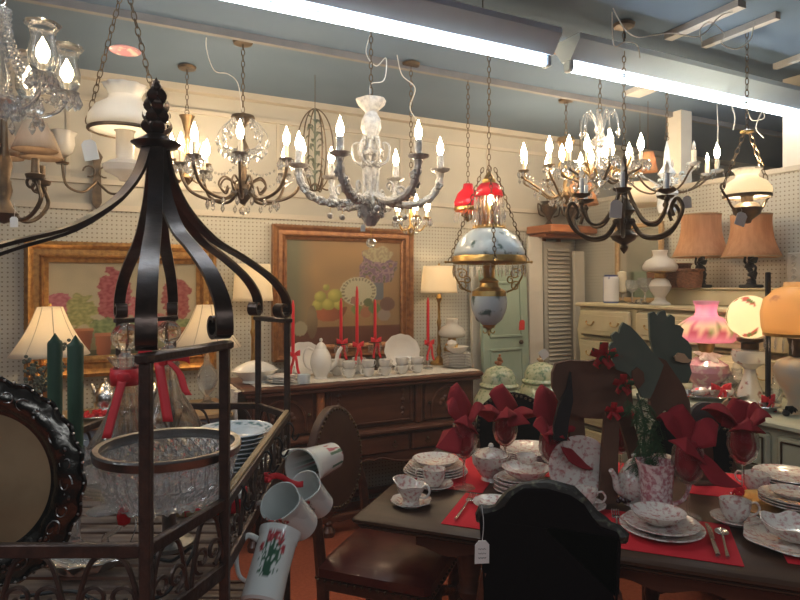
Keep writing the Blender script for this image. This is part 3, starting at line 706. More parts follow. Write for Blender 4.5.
def tagcard(label, px, py, Y, w_=.035, h=.055, m='paper', up=.03, rz=.15, name='price_tag', rx=.05, rzz=0):
    t = thing(name, label, 'price tag', PX(px, py, Y), rz)
    out = [(-w_/2, -h/2), (w_/2, -h/2), (w_/2, h*.32), (w_*.25, h/2), (-w_*.25, h/2), (-w_/2, h*.32)]
    MB().prism(out, .002, RX(rx) @ RY(rzz)).build('card', m, t)
    MB().tube(smooth([(0, 0, h*.4), (.004, 0, h*.5+up*.5), (0, .004, h*.5+up)]), .001, 4).build('string', 'cord', t)
    return t
def scribble(card_thing, w_=.02, n=3, m='cordb'):
    mb = MB()
    for i in range(n):
        pts = [(-w_/2+w_*j/8, -.0018, .008-.011*i+.002*sin(j*2.3+i)) for j in range(9)]; mb.tube(pts, .0006, 3)
    mb.build('writing', m, card_thing)
rt = tagcard('large red paper tag hanging on the pale green door', 522, 325, W(wt(522, .27), .27).y, .05, .075, 'redtag', .03, TH)
# low table and the ginger jars
pj = PX(520, 400, 3.62)
t = thing('side_table', 'low dark side table under the two green ginger jars', 'table', (pj.x, pj.y, 0), TH)
MB().box((0, 0, .50), (.68, .36, .03), ch=.006).build('tabletop', 'wood', t)
for a in (-1, 1):
    for b in (-1, 1): MB().lathe([(.0005, 0), (.018, 0), (.02, .3), (.026, .485), (.0005, .485)], 12, T(a*.3, b*.14, 0)).build('leg', 'wood', t)
def ginger_jar(label, px, ybot_z, Y, rr, knob_m):
    p = PX(px, 400, Y); t = thing('ginger_jar', label, 'jar', (p.x, p.y, ybot_z), TH)
    s = rr/.15
    MB().lathe([(.0005, 0), (.085*s, 0), (.09*s, .02), (.12*s, .12), (.15*s, .26), (.148*s, .33), (.11*s, .385), (.075*s, .40), (.0005, .40)], 40).build('body', 'grnfl', t)
    l = MB().lathe([(.112*s, .395), (.118*s, .405), (.112*s, .415), (.10*s, .42), (.098*s, .455), (.075*s, .495), (.03*s, .515), (.0005, .52)], 40).build('lid', 'grnfl', t)
    mb = MB(); mb.ball((0, 0, .53), .018, 10); mb.ball((0, -.006, .555), .014, 10); mb.ball((-.02, 0, .535), .01, 8); mb.ball((.018, 0, .54), .01, 8); mb.ball((.006, 0, .575), .008, 8)
    mb.build('foo_dog_knob', knob_m, l)
    return t
ginger_jar('green flowered lidded jar with orange knob, left of the pair', 499, .515, 3.5, .145, 'woodo')
ginger_jar('green flowered lidded jar with tan knob and paper tag, right of the pair', 541, .515, 3.66, .15, 'tan')
tagcard('blank paper tag tied on the right-hand ginger jar lid', 544, 354, 3.48, .055, .05, 'paper', .01, .2, rzz=.9)
# plaid ribbon bundle behind the moose
def bundle(label, p, rz=0, s=1):
    t = thing('ribbon_bow', label, 'bow', p, rz); t.scale = (s, s, s)
    mb = MB()
    for i in range(7):
        a = i*.9; mb.sheet(lambda u, v: ((.08*sin(PI*u))*cos(a)+(v-.5)*.03*sin(a), (v-.5)*.04, .03+(.05*sin(PI*u))*sin(a)+.012*sin(2*PI*u)+(v-.5)*.03*cos(a)), 10, 2)
    mb.build('loops', 'plaid', t, solid=.002); MB().ball((0, 0, .03), .018, 8).build('knot', 'red', t); return t

# ---------- wooden cornice with dark candle sconces, high near the corner ----------
c0, c1 = wt(546, .25), wt(592, .25); cz = zp(228, 4.75)
t = thing('shelf', 'orange-brown wooden shelf fixed high near the corner', 'shelf', W((c0+c1)/2, .16, cz-.05), TH)
MB().box((0, 0, .04), (c1-c0, .30, .06), ch=.006).build('shelf_board', 'woodo', t); MB().box((0, .05, -.005), (c1-c0-.06, .2, .03), ch=.006).build('moulding', 'woodo', t)
for px in (575, 562):
    for sx in (0,): MB().box((0, .13, -.08), (.03, .03, .15), ch=.004).build('bracket', 'woodo', t, ((px-568)*.012, 0, 0))
def urn_sconce(label, px, s, py0, h):
    p = W(wt(px, s), s); p.z = zp(py0, p.y); t = thing('urn', label, 'urn', p, TH)
    MB().lathe([(.0005, 0), (.04, 0), (.03, .02), (.012, .05), (.03, .09), (.065, .13), (.07, .17), (.05, .19), (.07, .2), (.0005, .2)], 20).build('cup', 'brassd', t)
    mb = MB()
    for a in (0, PI): mb.tube(smooth([(.06, 0, .14), (.11, 0, .18), (.10, 0, .1), (.05, 0, .08)]), .006, 6, m=RZ(a))
    mb.build('handle', 'brassd', t); return t
u1 = urn_sconce('small dark bronze urn at the left end of the high wooden shelf', 549, .10, 225, .2)
u1.location.z = cz+.021
u2 = urn_sconce('dark bronze urn at the right end of the high wooden shelf', 572, .16, 225, .2); u2.location.z = cz+.021
# wall hooks holding the left sconce: iron wall bracket with tulip shade
def wall_sconce(label, px, py, shade, s=1, arms=2, t_s=.03, rot=TH, pos=None, on=False, group=None):
    p = pos or W(wt(px, t_s), t_s); 
    if pos is None: p.z = zp(py, p.y)
    t = thing('wall_sconce', label, 'wall sconce', p, rot, group); t.scale = (s, s, s)
    MB().prism([(-.025, -.14), (0, -.19), (.025, -.14), (.018, .08), (.03, .12), (0, .17), (-.03, .12), (-.018, .08)], .02).build('back_plate', 'brassd', t)
    for k_ in range(arms):
        sg = -1 if k_ == 0 else 1
        a = MB(); a.tube([(q[0]*sg, q[1], q[2]) for q in smooth([(0, -.02, -.02), (.07, -.05, -.09), (.15, -.07, -.06), (.17, -.08, .05)])], .007, 6)
        a.tube([(sg*(.04+.03*cos(x)), -.03, .03+.03*sin(x)) for x in [j*.5 for j in range(11)]], .005, 6)
        ao = a.build('arm', 'brassd', t)
        MB().lathe([(.0005, .05), (.03, .05), (.035, .06), (.015, .065), (.012, .09), (.0005, .09)], 16, T(sg*.17, -.08, 0)).build('cup', 'brassd', ao)
        if shade == 'tulip' and sg < 0 or shade == 'tulip2':
            MB().lathe([(.02, .09), (.05, .12), (.062, .16), (.055, .20), (.068, .225)], 24, T(sg*.17, -.08, 0), mod=lambda an, r, z_: (r*(1+.08*cos(6*an)*(z_ > .19)), z_)).build('glass_shade', 'milk', ao, solid=.003)
        if shade == 'tan':
            MB().lathe([(.06, .10), (.035, .19)], 24, T(sg*.17, -.08, 0)).build('lamp_shade', 'shadet', ao, solid=.003)
            if on: lamp(ao, (sg*.17, -.08, .15), .5, size=.015)
    return t
wall_sconce('dark iron wall sconce with a frosted shell shade, above the flower painting', 97, 178, 'tulip', 1.0)

# ---------- tall cream chest along the pegboard partition ----------
def W2(t, s, z=0): return W(t, s, z)
CH = 1.365; s0, s1 = .50, 2.55; CL = s1-s0; tf = 2.40
cc = W2((tf+2.84)/2, (s0+s1)/2); RZ2 = TH-PI/2
t = thing('chest_of_drawers', 'tall cream-painted bombe chest of drawers along the pegboard partition', 'chest', (cc.x, cc.y, 0), RZ2)
D2 = 2.83-tf
out = [(-CL/2, CH-.03), (-CL/2-.0, CH-.08), (-CL/2-.03, CH-.20), (-CL/2+.0, CH-.36), (-CL/2+.04, CH-.55), (-CL/2+.0, .12), (-CL/2-.01, 0)]
full = out+[(-x, z_) for x, z_ in reversed(out)]
MB().prism(full, D2-.04).build('body', 'cream', t, (0, .01, 0))
MB().box((0, 0, CH-.015), (CL+.05, D2, .03), ch=.008).build('top', 'cream', t)
nc = 4; cw = CL/nc
for i in range(nc):
    for j in range(5):
        zc = CH-.14-j*.215; cx = -CL/2+cw*(i+.5)
        d = MB().box((cx, -D2/2+.012, zc), (cw-.05, .035, .19), ch=.014).build('drawer', 'cream', t)
        mb = MB(); mb.box((cx, -D2/2-.006, zc), (cw-.14, .006, .11), ch=.002); mb.build('raised_panel', 'cream', d)
        for sx in (-.22, .22):
            mb = MB(); x = cx+sx*cw
            mb.tube([(x+.035*cos(a), -D2/2-.02, zc+.004+.022*sin(a)) for a in [PI+PI*q/8 for q in range(9)]], .0035, 5); mb.ball((x-.035, -D2/2-.014, zc+.006), .008, 6); mb.ball((x+.035, -D2/2-.014, zc+.006), .008, 6)
            mb.build('drawer_pull', 'brass', d)
# low mirror-back shelf on the chest
hb = thing('hutch_base', 'long cream hutch base lying along the back of the tall chest', 'hutch base', W2(2.72, (s0+s1)/2+.25, CH+.001), RZ2)
HL = CL-.5
MB().box((0, 0, .05), (HL, .2, .10), ch=.006).build('body', 'cream', hb); MB().box((0, -.005, .105), (HL+.02, .22, .012), ch=.004).build('top', 'cream', hb)
HT = CH+.112
# gilded standing mirror frame left end
mf = thing('mirror_frame', 'tall pale gilt-wood framed mirror standing at the left end of the cream chest', 'mirror', W2(2.76, .80, CH+.001), RZ2)
mf.location = W2(2.79, .72, CH+.001)
mb = MB()
for x in (-.20, .20): mb.box((x, 0, .28), (.035, .03, .56), ch=.006)
mb.box((0, 0, .56), (.435, .03, .035), ch=.006); mb.box((0, 0, .018), (.435, .03, .035), ch=.006); mb.build('frame', 'woodl', mf)
MB().box((0, .005, .28), (.37, .006, .5)).build('mirror_glass', mat('old_mirror', (.5, .48, .42), .08, 1, bump=(6, .05)), mf)
def chest_at(px, t_, z=CH): s_ = ws(px, t_); return W2(t_, s_, z)
# items on the chest
p = chest_at(611, 2.50); sc = p.y/F
t = thing('vase', 'small white square-shouldered vase with dark blue flowers on the cream chest', 'vase', p, .2)
def blueflow(q):
    n = nz(q.x+.3, q.y, q.z, 55)+.4*nz(q.x, q.y, q.z, 120); band = q.z > .185 or q.z < .012
    return (.10, .13, .30) if n > .28 or band else (.74, .74, .74)
MB().lathe([(.0005, 0), (.05, 0), (.055, .01)]+[(.055, .01+.17*i/24) for i in range(25)]+[(.045, .19), (.05, .2), (.04, .2), (.03, .18), (.0005, .02)], 48).build('body', 'vc', t, col=blueflow)
p = chest_at(622, 2.60)
t = thing('candle', 'fat ivory candle in a glass holder on the cream chest', 'candle', p)
MB().lathe([(.0005, 0), (.04, 0), (.012, .02), (.012, .06), (.035, .075), (.03, .08), (.0005, .07)], 16).build('holder', 'cutglass', t)
MB().lathe([(.0005, .08), (.03, .08), (.03, .22), (.012, .225), (.0005, .222)], 16).build('wax', mat('ivory_wax', (.75, .68, .52), .5), t)
MB().tube([(0, 0, .22), (0, 0, .24)], .0015, 4).build('wick', 'cordb', t)
def goblet(label, loc, m='cutglass', s=1, group=None):
    t = thing('goblet', label, 'glass', loc, 0, group); t.scale = (s, s, s)
    MB().lathe([(.0005, 0), (.034, 0), (.03, .004), (.006, .012), (.005, .07), (.012, .08)], 20).build('stem', m, t)
    MB().lathe([(.012, .08), (.036, .1), (.042, .13), (.04, .16), (.038, .16), (.039, .13), (.033, .104), (.0005, .088)], 24).build('bowl', m, t); return t
goblet('cut glass goblet beside the ivory candle on the cream chest', chest_at(632, 2.47))
goblet('cut glass goblet just left of the milk-glass lamp on the cream chest', chest_at(645, 2.46), s=1.1)
t = thing('glass_ornament', 'low clear glass bird-like ornament by the milk-glass lamp', 'ornament', chest_at(638, 2.43), .5)
mb = MB(); mb.ball((0, 0, .018), .02, 10, (1.6, .8, .85)); mb.ball((.035, 0, .035), .012, 8); mb.tube(smooth([(.02, 0, .02), (.03, 0, .03), (.05, 0, .03)]), .005, 6); mb.build('bird', 'cutglass', t)
p = chest_at(660, 2.46); s_ = 57*p.y/F/.345
oil_lamp('white milk-glass oil lamp standing in front of the baskets', p, s_, 'milk', 'milk', 'brass', 0, H=.96)
p = chest_at(676, 2.60)
def basket(label, loc, w_, d_, h, rz):
    t = thing('basket', label, 'basket', loc, rz)
    mb = MB(); pr = [(.0005, 0), (.9, 0), (1, .5), (1.04, 1), (.97, 1), (.94, .5), (.85, .06), (.0005, .06)]
    mb.lathe([(r*.5, z_*h) for r, z_ in pr], 32, Mx.Diagonal((w_, d_, 1, 1))); mb.build('body', 'wicker', t)
    mb = MB(); mb.tube([(w_*.52*cos(a), d_*.52*sin(a), h) for a in [2*PI*i/32 for i in range(32)]], .008, 6, True); mb.build('rim', 'wicker', t)
    return t
basket('round brown wicker basket behind the milk-glass lamp', chest_at(668, 2.63, HT-.0), .30, .2, .15, RZ2)
basket('smaller dark wicker basket left of the first bronze figure lamp', chest_at(689, 2.58, HT-.0), .17, .13, .11, RZ2)
def bronze_lamp(label, px, lean_=0):
    p = chest_at(px, 2.66, HT-.0); sc = p.y/F
    t = thing('figural_lamp', label, 'lamp', p, RZ2)
    zb = zp(257, p.y)-HT; htop = zp(215, p.y)-HT
    mb = MB(); mb.box((0, 0, .01), (.1, .09, .02), ch=.005); mb.lathe([(.03, .02), (.02, .035), (.024, .05)], 12); mb.build('foot', 'black', t)
    mb = MB(); body = smooth([(0, 0, .03), (.012, 0, .07), (-.01, .0, .12), (.012, 0, .16), (0, 0, zb-.02)]); n = len(body)
    mb.tube(body, [.02+.008*sin(i*1.1)+.004*sin(i*2.7) for i in range(n)], 12)
    mb.tube(smooth([(.0, 0, .14), (.035, -.01, .12), (.03, -.02, .08)]), .007, 6); mb.tube(smooth([(0, 0, .13), (-.03, -.01, .15), (-.02, -.02, .19)]), .007, 6); mb.ball((.004, -.006, .175), .018, 10)
    for i in range(8): a = i*.8; mb.ball((.022*cos(a), .022*sin(a), .04+i*.018), .009, 6)
    mb.build('figure', 'black', t)
    h = htop-zb; mb = MB(); n = 12; pr = []
    for i in range(n+1): q = i/n; pr.append(((27-8.5*q-3.2*sin(PI*q)*1.0)*sc, h*q))
    s = MB().lathe(pr, 40, mod=lambda a, r, z_: (r*(1-.02*abs(cos(4*a))), z_)).build('lamp_shade', 'shadet', t, (0, 0, zb), solid=.003)
    for q, r in ((0, pr[0][0]), (h, pr[-1][0])): MB().tube([(r*cos(a), r*sin(a), zb+q) for a in [2*PI*i/32 for i in range(32)]], .004, 5, True).build('shade_trim', 'woodl', t)
    MB().tube([(0, 0, zb-.02), (0, 0, htop-.05)], .004, 6).build('stem', 'brassd', t)
    MB().ball((0, 0, 0), .02, 10, (1, 1, 1.4)).build('bulb', 'bulboff', t, (0, 0, zb+.07))
    lamp(t, (0, 0, zb+.11), .5, size=.02); return t
bronze_lamp('dark bronze figure lamp with flared tan shade, left of the pair on the chest', 701)
bronze_lamp('dark bronze figure lamp with flared tan shade, right of the pair on the chest', 751)
# carved grey panel at the far right behind
gp = lean('carved_panel', 'grey carved wooden panel leaning on the pegboard at the far right', 'panel', 0, 0, 0, .01, 'greyp') if False else None
p = chest_at(790, 2.80, HT+.001)
t = thing('carved_panel', 'grey carved panel leaning on the pegboard at the far right', 'panel', p, RZ2)
MB().box((.16, 0, .10), (.34, .03, .20), ch=.004).build('board', 'greyp', t)
mb = MB()
for i in range(5): mb.tube(spiral((.03, .02+i*.038), .017, .004, 0, 7, 12), .004, 5, m=T(0, -.018, 0)); mb.box((.08+i*.05, -.018, .10), (.008, .01, .17))
mb.build('carving', 'greyp', t)

# ---------- low cream dresser in front ----------
LH = .92; ls0, ls1 = 1.50, 2.75; lt0, lt1 = 1.78, 2.37
cc = W2((lt0+lt1)/2, (ls0+ls1)/2); LL = ls1-ls0; LD = lt1-lt0
t = thing('dresser', 'low cream-green dresser with panelled drawers holding the glass lamps', 'dresser', (cc.x, cc.y, 0), RZ2)
MB().box((0, 0, LH-.015), (LL+.05, LD+.02, .03), ch=.008).build('top', 'creamg', t)
MB().box((0, .01, (LH-.03)/2+.04), (LL, LD-.04, LH-.11)).build('body', 'creamg', t)
for i in range(3):
    for j in range(4):
        cw = (LL-.12)/3; cx = -LL/2+.06+cw*(i+.5); zc = LH-.14-j*.19
        d = MB().box((cx, -LD/2+.025, zc), (cw-.03, .03, .165), ch=.01).build('drawer', 'creamg', t)
        mb = MB()
        for a in (-1, 1): mb.box((cx+a*(cw/2-.04), -LD/2+.006, zc), (.006, .006, .12)); mb.box((cx, -LD/2+.006, zc+a*.06), (cw-.08, .006, .006))
        mb.build('panel_line', 'brassd', d)
        MB().ball((cx, -LD/2-.002, zc), .012, 8).build('knob', 'brassd', d)
for a in (-1, 1): MB().lathe([(.0005, 0), (.02, 0), (.03, .03), (.024, .06), (.028, .4), (.024, .8), (.03, LH-.03), (.0005, LH-.03)], 12, T(a*(LL/2-.01), -LD/2+.02, 0)).build('corner_post', 'creamg', t)
def lowz(px, py): Y = (EYE-LH)*F/(py-HZ); return V(((px-400)/F*Y, Y, LH))
# pink floral lamp
def dp(px, t_):
    p = W2(t_, ws(px, t_), LH); return p, p.y/F, HZ+(EYE-LH)*F/p.y
def fit(px_prof, yb): return [(max(r*sc, .0005), max((yb-y)*sc, 0) + (.00001*i)) for i, (r, y) in enumerate(px_prof)]
p, sc, yb = dp(706, 2.17)
def pinkcol(q_):
    y = yb-q_.z/sc; n = nz(q_.x, q_.y, q_.z, 30); c = (.86, .80, .60) if 321 < y < 331 else (.74, .36, .52)  # cream-yellow band paints the lit shade's mid-height glow into the glass colour
    if 319 < y < 333 and n > .18: return (.6, .22, .3) if n > .3 else (.35, .4, .2)
    return mix(c, (.8, .55, .6), .3+.5*n)
t = thing('parlor_lamp', 'lit pink floral glass lamp on the low dresser', 'lamp', p)
MB().lathe(fit([(0, yb), (13, yb), (12, 384), (18, 378), (22, 371), (20, 364), (12, 359), (9, 357), (0, 357)], yb), 32).build('font', 'pinkfont', t)
MB().lathe(fit([(7, 357), (9, 355), (6, 352), (8, 346), (8, 343), (0, 343)], yb), 24).build('burner', 'brass', t)
MB().lathe(fit([(24, 341), (27, 338), (28, 331), (25, 325), (17, 319), (11, 316), (9.5, 312), (10, 306), (12, 301)], yb), 40, mod=lambda a, r, z_: (r*(1+.04*cos(8*a)*(z_ > (yb-308)*sc)), z_)).build('glass_shade', 'pinkgl', t, solid=.003, col=pinkcol)
MB().ball((0, 0, (yb-328)*sc), .02, 8).build('bulb', 'bulboff', t); lamp(t, (0, 0, (yb-318)*sc), 2.0, (1, .85, .6), .02)
MB().lathe([(.0005, 0), (.02, 0), (.045, -.012), (.06, -.02)], 20, mod=lambda a, r, z_: (r*(1+.25*cos(5*a)*(r > .03)), z_)).build('doily', 'lace', t, (0, -.03, (yb-352)*sc), rot=(R(25), 0, 0))
p, sc, yb = dp(750, 2.17)
def globecol(q_):
    n = nz(q_.x, q_.y, q_.z, 26); n2 = nz(q_.x, q_.y, q_.z+5, 60)
    if n > .36: return (.45, .10, .08) if n2 > -.1 else (.12, .16, .05)
    return (.88, .80, .58)
t = thing('globe_lamp', 'lit round cream globe lamp with rose sprays on the low dresser', 'lamp', p)
MB().lathe(fit([(0, yb), (12, yb), (11, 390), (6, 376), (5, 369), (8, 366), (15, 362), (17, 354), (16, 350), (0, 349)], yb), 32).build('base', mat('white_rose_porcelain', (.74, .69, .6), .2, coat=.5, vary=(22, (.4, .17, .14), .58, .66)), t)
MB().lathe(fit([(0, 350), (8, 349), (8, 343), (12, 341), (12, 338), (0, 338)], yb), 24).build('burner', 'brassd', t)
MB().ball((0, 0, (yb-317)*sc), 21.5*sc, 64).build('glass_globe', 'globegl', t, col=globecol)
lamp(t, (0, 0, (yb-317)*sc), .42, (1, .85, .6), .02)
p, sc, yb = dp(797, 2.05)
t = thing('parlor_lamp', 'large amber floral glass lamp with hanging prisms, cut by the right edge', 'lamp', p)
MB().lathe(fit([(0, yb), (10, yb), (8, 402), (12, 392), (19, 380), (21, 369), (17, 361), (8, 357), (0, 357)], yb), 32).build('font', 'amberfont', t)
MB().lathe(fit([(0, 358), (7, 356), (7, 345), (9, 338), (0, 337)], yb), 24).build('burner', 'brassd', t)
MB().lathe(fit([(29, 334), (31, 328), (32, 313), (29, 299), (20, 290), (12, 287), (11, 282)], yb), 40).build('glass_shade', 'ambergl', t, solid=.003)
MB().lathe(fit([(28, 336), (30, 336), (30, 333), (28, 333)], yb), 40).build('shade_ring', 'brass', t)
lamp(t, (0, 0, (yb-310)*sc), 1.6, (1, .8, .5), .02)
for i in range(22): a = 2*PI*i/22; drop(t, (28*sc*cos(a), 28*sc*sin(a), (yb-337)*sc), PRISM)
# black display pole
p = chest_at(768, 1.98, LH); 
t = thing('display_pole', 'thin black upright pole standing between the globe lamp and amber lamp', 'pole', p)
ph = zp(272, p.y)-LH
MB().box((0, 0, ph/2), (.019, .019, ph), ch=.003).build('pole', 'black', t); MB().lathe([(.0005, 0), (.035, 0), (.035, .01), (.0005, .015)], 24).build('base', 'black', t)
# silver trays with bows and wrapped sweets
def tray(label, px, py, rx, rz=.3, name='tray'):
    p = lowz(px, py); sc = p.y/F; r = rx*sc
    t = thing(name, label, 'tray', p, RZ2+rz)
    MB().lathe([(.0005, .004), (r*.6, .004), (r*.62, 0), (r*.66, .004), (r*.9, .022), (r, .026), (r*.98, .03), (r*.88, .026), (r*.62, .009), (.0005, .008)], 40, mod=lambda a, rr, z_: (rr*(1+.03*cos(10*a)*(rr > r*.8)), z_)).build('dish', 'silver', t).scale = (1, .7, 1)
    return t, p, r
t1_, p, r = tray('long silver tray with wrapped sweets and red bow under the pink lamp', 714, 399, 34, 1.2)
def parcel(label, loc, m, s, rz, grp=None):
    t = thing('wrapped_gift', label, 'wrapped gift', loc, rz, grp)
    mb = MB(); mb.ball((0, 0, .024*s), .035*s, 10, (1.4, .8, .62)); mb.lathe([(.003, 0), (.02*s, .03*s)], 8, T(.045*s, 0, .024*s) @ RY(PI/2)); mb.lathe([(.003, 0), (.02*s, .03*s)], 8, T(-.045*s, 0, .024*s) @ RY(-PI/2)); mb.build('wrapping', m, t, solid=.001)
    return t
parcel('foil-wrapped parcel lying on the left end of the long silver tray', p+V((-.07, -.0, .011)), 'bow', 1.1, .4)
t = thing('ribbon_bow', 'shiny red bow on the long silver tray', 'bow', p+V((.01, -.05, .06)), 0); bow(t, 'red', .05, .07)
parcel('foil-wrapped parcel on the right part of the long silver tray', p+V((.07, .0, .011)), 'bow', .9, .9)
t2_, p, r = tray('smaller silver tray with red ribbon near the dresser front', 758, 411, 21, .9)
parcel('foil-wrapped parcel on the smaller silver tray', p+V((-.035, 0, .011)), 'bow', .9, .2)
t = thing('ribbon_bow', 'dark red ribbon bow on the smaller silver tray', 'bow', p+V((.035, -.02, .05)), .3); bow(t, 'red', .04, .05)
# glass jars between lamps
for px, py, r, h, lab in ((728, 380, .045, .10, 'clear glass jar right of the pink lamp font'), (776, 390, .03, .12, 'clear glass bottle between pole and amber lamp'), (737, 372, .05, .13, 'greenish glass jar behind the globe lamp base')):
    p = chest_at(px, 2.30 if py < 375 else 2.22, LH)
    t = thing('glass_jar', lab, 'jar', p); MB().lathe([(.0005, 0), (r*.8, 0), (r, h*.3), (r, h*.6), (r*.5, h*.8), (r*.55, h), (r*.45, h), (r*.4, h*.8), (r*.9, h*.58), (.0005, .01)], 24).build('body', 'cutglass', t)
    MB().ball((0, 0, h+.01), r*.45, 10).build('stopper', 'cutglass', t)
# dark iron leaf bracket
p = lowz(786, 416)
t = thing('iron_leaf', 'small dark iron leaf ornament lying by the right edge of the dresser', 'ornament', p, .2)
mb = MB()
for i in range(7): a = -1.2+i*.45; mb.sheet(lambda u, v: (u*.06*cos(a)+(v-.5)*.03*sin(PI*u)*sin(a), (v-.5)*.03*sin(PI*u)*cos(a)-u*.04*sin(a)*.5, .015+.02*sin(PI*u)+u*.02*sin(a)), 6, 2)
mb.ball((0, 0, .012), .014, 8); mb.build('leaves', 'black', t, solid=.002)
# ---------- dining table ----------
TW, TL = .95, 1.62
tc = TS(TL/2, TW/2, 0)
t = thing('dining_table', 'long dark wooden dining table laid with red placemats and china', 'table', tc, TB)
mb = MB(); mb.box((0, 0, TZ-.012), (TL, TW, .024), ch=.008); mb.box((0, 0, TZ-.032), (TL-.03, TW-.03, .016), ch=.006); mb.build('tabletop', 'woodt', t)
mb = MB()
mb.box((0, 0, TZ-.06), (TL-.30, TW-.22, .04), ch=.004); mb.build('apron', 'wood', t)
out = []
for i in range(49): q = i/48; out.append((-TL/2+.18+q*(TL-.36), TZ-.085-.022*(1-cos(q*2*PI*6))/2-.02))
for sy in (-1, 1):
    mb = MB(); mb.prism([(-TL/2+.18, TZ-.05)]+out+[(TL/2-.18, TZ-.05)], .02, T(0, sy*(TW/2-.12), 0)); mb.build('scalloped_rail', 'wood', t)
tleg = [(.0005, .06), (.05, .06), (.05, .10), (.03, .12), (.038, .15), (.03, .18), (.06, .27), (.07, .34), (.055, .42), (.03, .46), (.042, .49), (.03, .52), (.04, .56), (.045, .62), (.045, TZ-.04), (.0005, TZ-.04)]
for a in (-1, 1):
    for b in (-1, 1):
        MB().lathe(tleg, 20, T(a*(TL/2-.33), b*(TW/2-.22), 0), mod=lambda an, r, z_: (r*(1+.07*cos(8*an)*(.2 < z_ < .45)), z_)).build('leg', 'wood', t)
    mb = MB(); mb.prism([(-TW/2+.06, 0), (-TW/2+.06, .05), (-TW/2+.16, .09), (TW/2-.16, .09), (TW/2-.06, .05), (TW/2-.06, 0), (TW/2-.12, .02), (-TW/2+.12, .02)], .07, T(a*(TL/2-.33), 0, 0) @ RZ(PI/2)); mb.build('foot', 'wood', t)
MB().tube(smooth([(-TL/2+.33, 0, .09), (-TL/4, 0, .12), (0, 0, .10), (TL/4, 0, .12), (TL/2-.33, 0, .09)]), .03, 10).build('stretcher', 'wood', t)

# ---------- chairs ----------
def chair(label, loc, rz, back_out, bm, sm, sw=.46, sd=.44, sz=.49, crest=None, studs=True, lean_=6, bth=.04, zb=.60, studm='brassd', crest_span=None):
    # local: seat centre at origin, back at -y, front +y
    t = thing('dining_chair', label, 'chair', loc, rz)
    MB().box((0, 0, sz-.035), (sw, sd, .07), ch=.02).build('seat', sm, t)
    MB().box((0, 0, sz-.085), (sw-.03, sd-.03, .04), ch=.005).build('seat_frame', 'wood', t)
    if studs:
        mb = MB(); n = 15
        for i in range(n):
            q = (i+.5)/n-.5
            for p_ in ((q*sw, -sd/2, 0), (q*sw, sd/2, 0), (-sw/2, q*sd, 0), (sw/2, q*sd, 0)): mb.ball((p_[0], p_[1], sz-.062), .007, 6)
        s_ = mb.build('nail_trim', studm, t); s_['kind'] = 'stuff'
    for a in (-1, 1):
        MB().lathe([(.0005, 0), (.022, 0), (.03, .03), (.016, .06), (.028, .1), (.028, .14), (.014, .17), (.03, .26), (.018, .34), (.026, .36), (.026, sz-.1), (.0005, sz-.1)], 14, T(a*(sw/2-.04), sd/2-.04, 0)).build('leg', 'wood', t)
        MB().tube([(a*(sw/2-.03), -sd/2+.03, 0), (a*(sw/2-.03), -sd/2+.02, sz-.1), (a*(sw/2-.035), -sd/2-.01, zb+.04), (a*(sw/2-.05), -sd/2-.03, zb+.14)], [.024, .024, .02, .016], 8).build('leg', 'wood', t)
        MB().tube([(a*(sw/2-.04), -sd/2+.03, .12), (a*(sw/2-.04), sd/2-.04, .12)], .014, 8).build('stretcher', 'wood', t)
    mb = MB(); mb.tube(smooth([(-sw/2+.04, sd/2-.04, .26), (-.1, sd/2-.04, .30), (0, sd/2-.04, .34), (.1, sd/2-.04, .30), (sw/2-.04, sd/2-.04, .26)]), [.014+.006*abs(sin(i)) for i in range(25)], 8); mb.build('front_rail', 'wood', t)
    m = T(0, -sd/2-.015, zb) @ RX(R(lean_))
    b = MB(); b.prism(back_out, bth, m)
    bo = b.build('backrest', bm, t, sharp=30); md = bo.modifiers.new('b', 'BEVEL'); md.width = .009; md.segments = 2
    per = back_out
    if crest:
        mb = MB(); pts = [m @ V((x, 0, z_)) for x, z_ in per if z_ > crest_span]
        mb.tube(pts, [.016+.004*sin(i*1.9) for i in range(len(pts))], 8); mb.build('carved_crest', crest, t)
    if not studs: return t, m
    mb = MB()
    L = 0; P = [V((x, 0, z_)) for x, z_ in per]
    dist = 0
    for i in range(len(P)):
        a, c = P[i], P[(i+1) % len(P)]; l = (c-a).length; q = -dist
        while True:
            q += .026
            if q > l: dist = l-(q-.026); break
            if q < 0: continue
            pt = a+(c-a)*(q/l); cx = V((0, 0, sum(p.z for p in P)/len(P))); ins = pt+(cx-pt).normalized()*.014
            for sy in (-1, 1): mb.ball(m @ V((ins.x, sy*bth/2, ins.z)), .0075, 6)
    s_ = mb.build('backrest_nail_trim', studm, t); s_['kind'] = 'stuff'
    return t, m
def arch_outline(w_, h, n=14, rx=None):
    o = [(-w_/2, 0), (w_/2, 0)]
    for i in range(n+1): a = PI*i/n; o.append((w_/2*cos(a), h-w_*.42+w_*.42*sin(a)))
    return o
# left chair: brown leather oval back, burgundy seat, facing the table's end
ov = [(.215*cos(a)*(1-.12*max(0, sin(a))), .205+.205*sin(a)) for a in [2*PI*i/28 for i in range(28)]]
ch1, _ = chair('brown leather oval-backed dining chair with burgundy seat at the left end of the table', (-.02, 2.36, 0), TB-PI/2, ov, 'leatherb', 'leather', sw=.48, sd=.44, zb=.60, bth=.036)
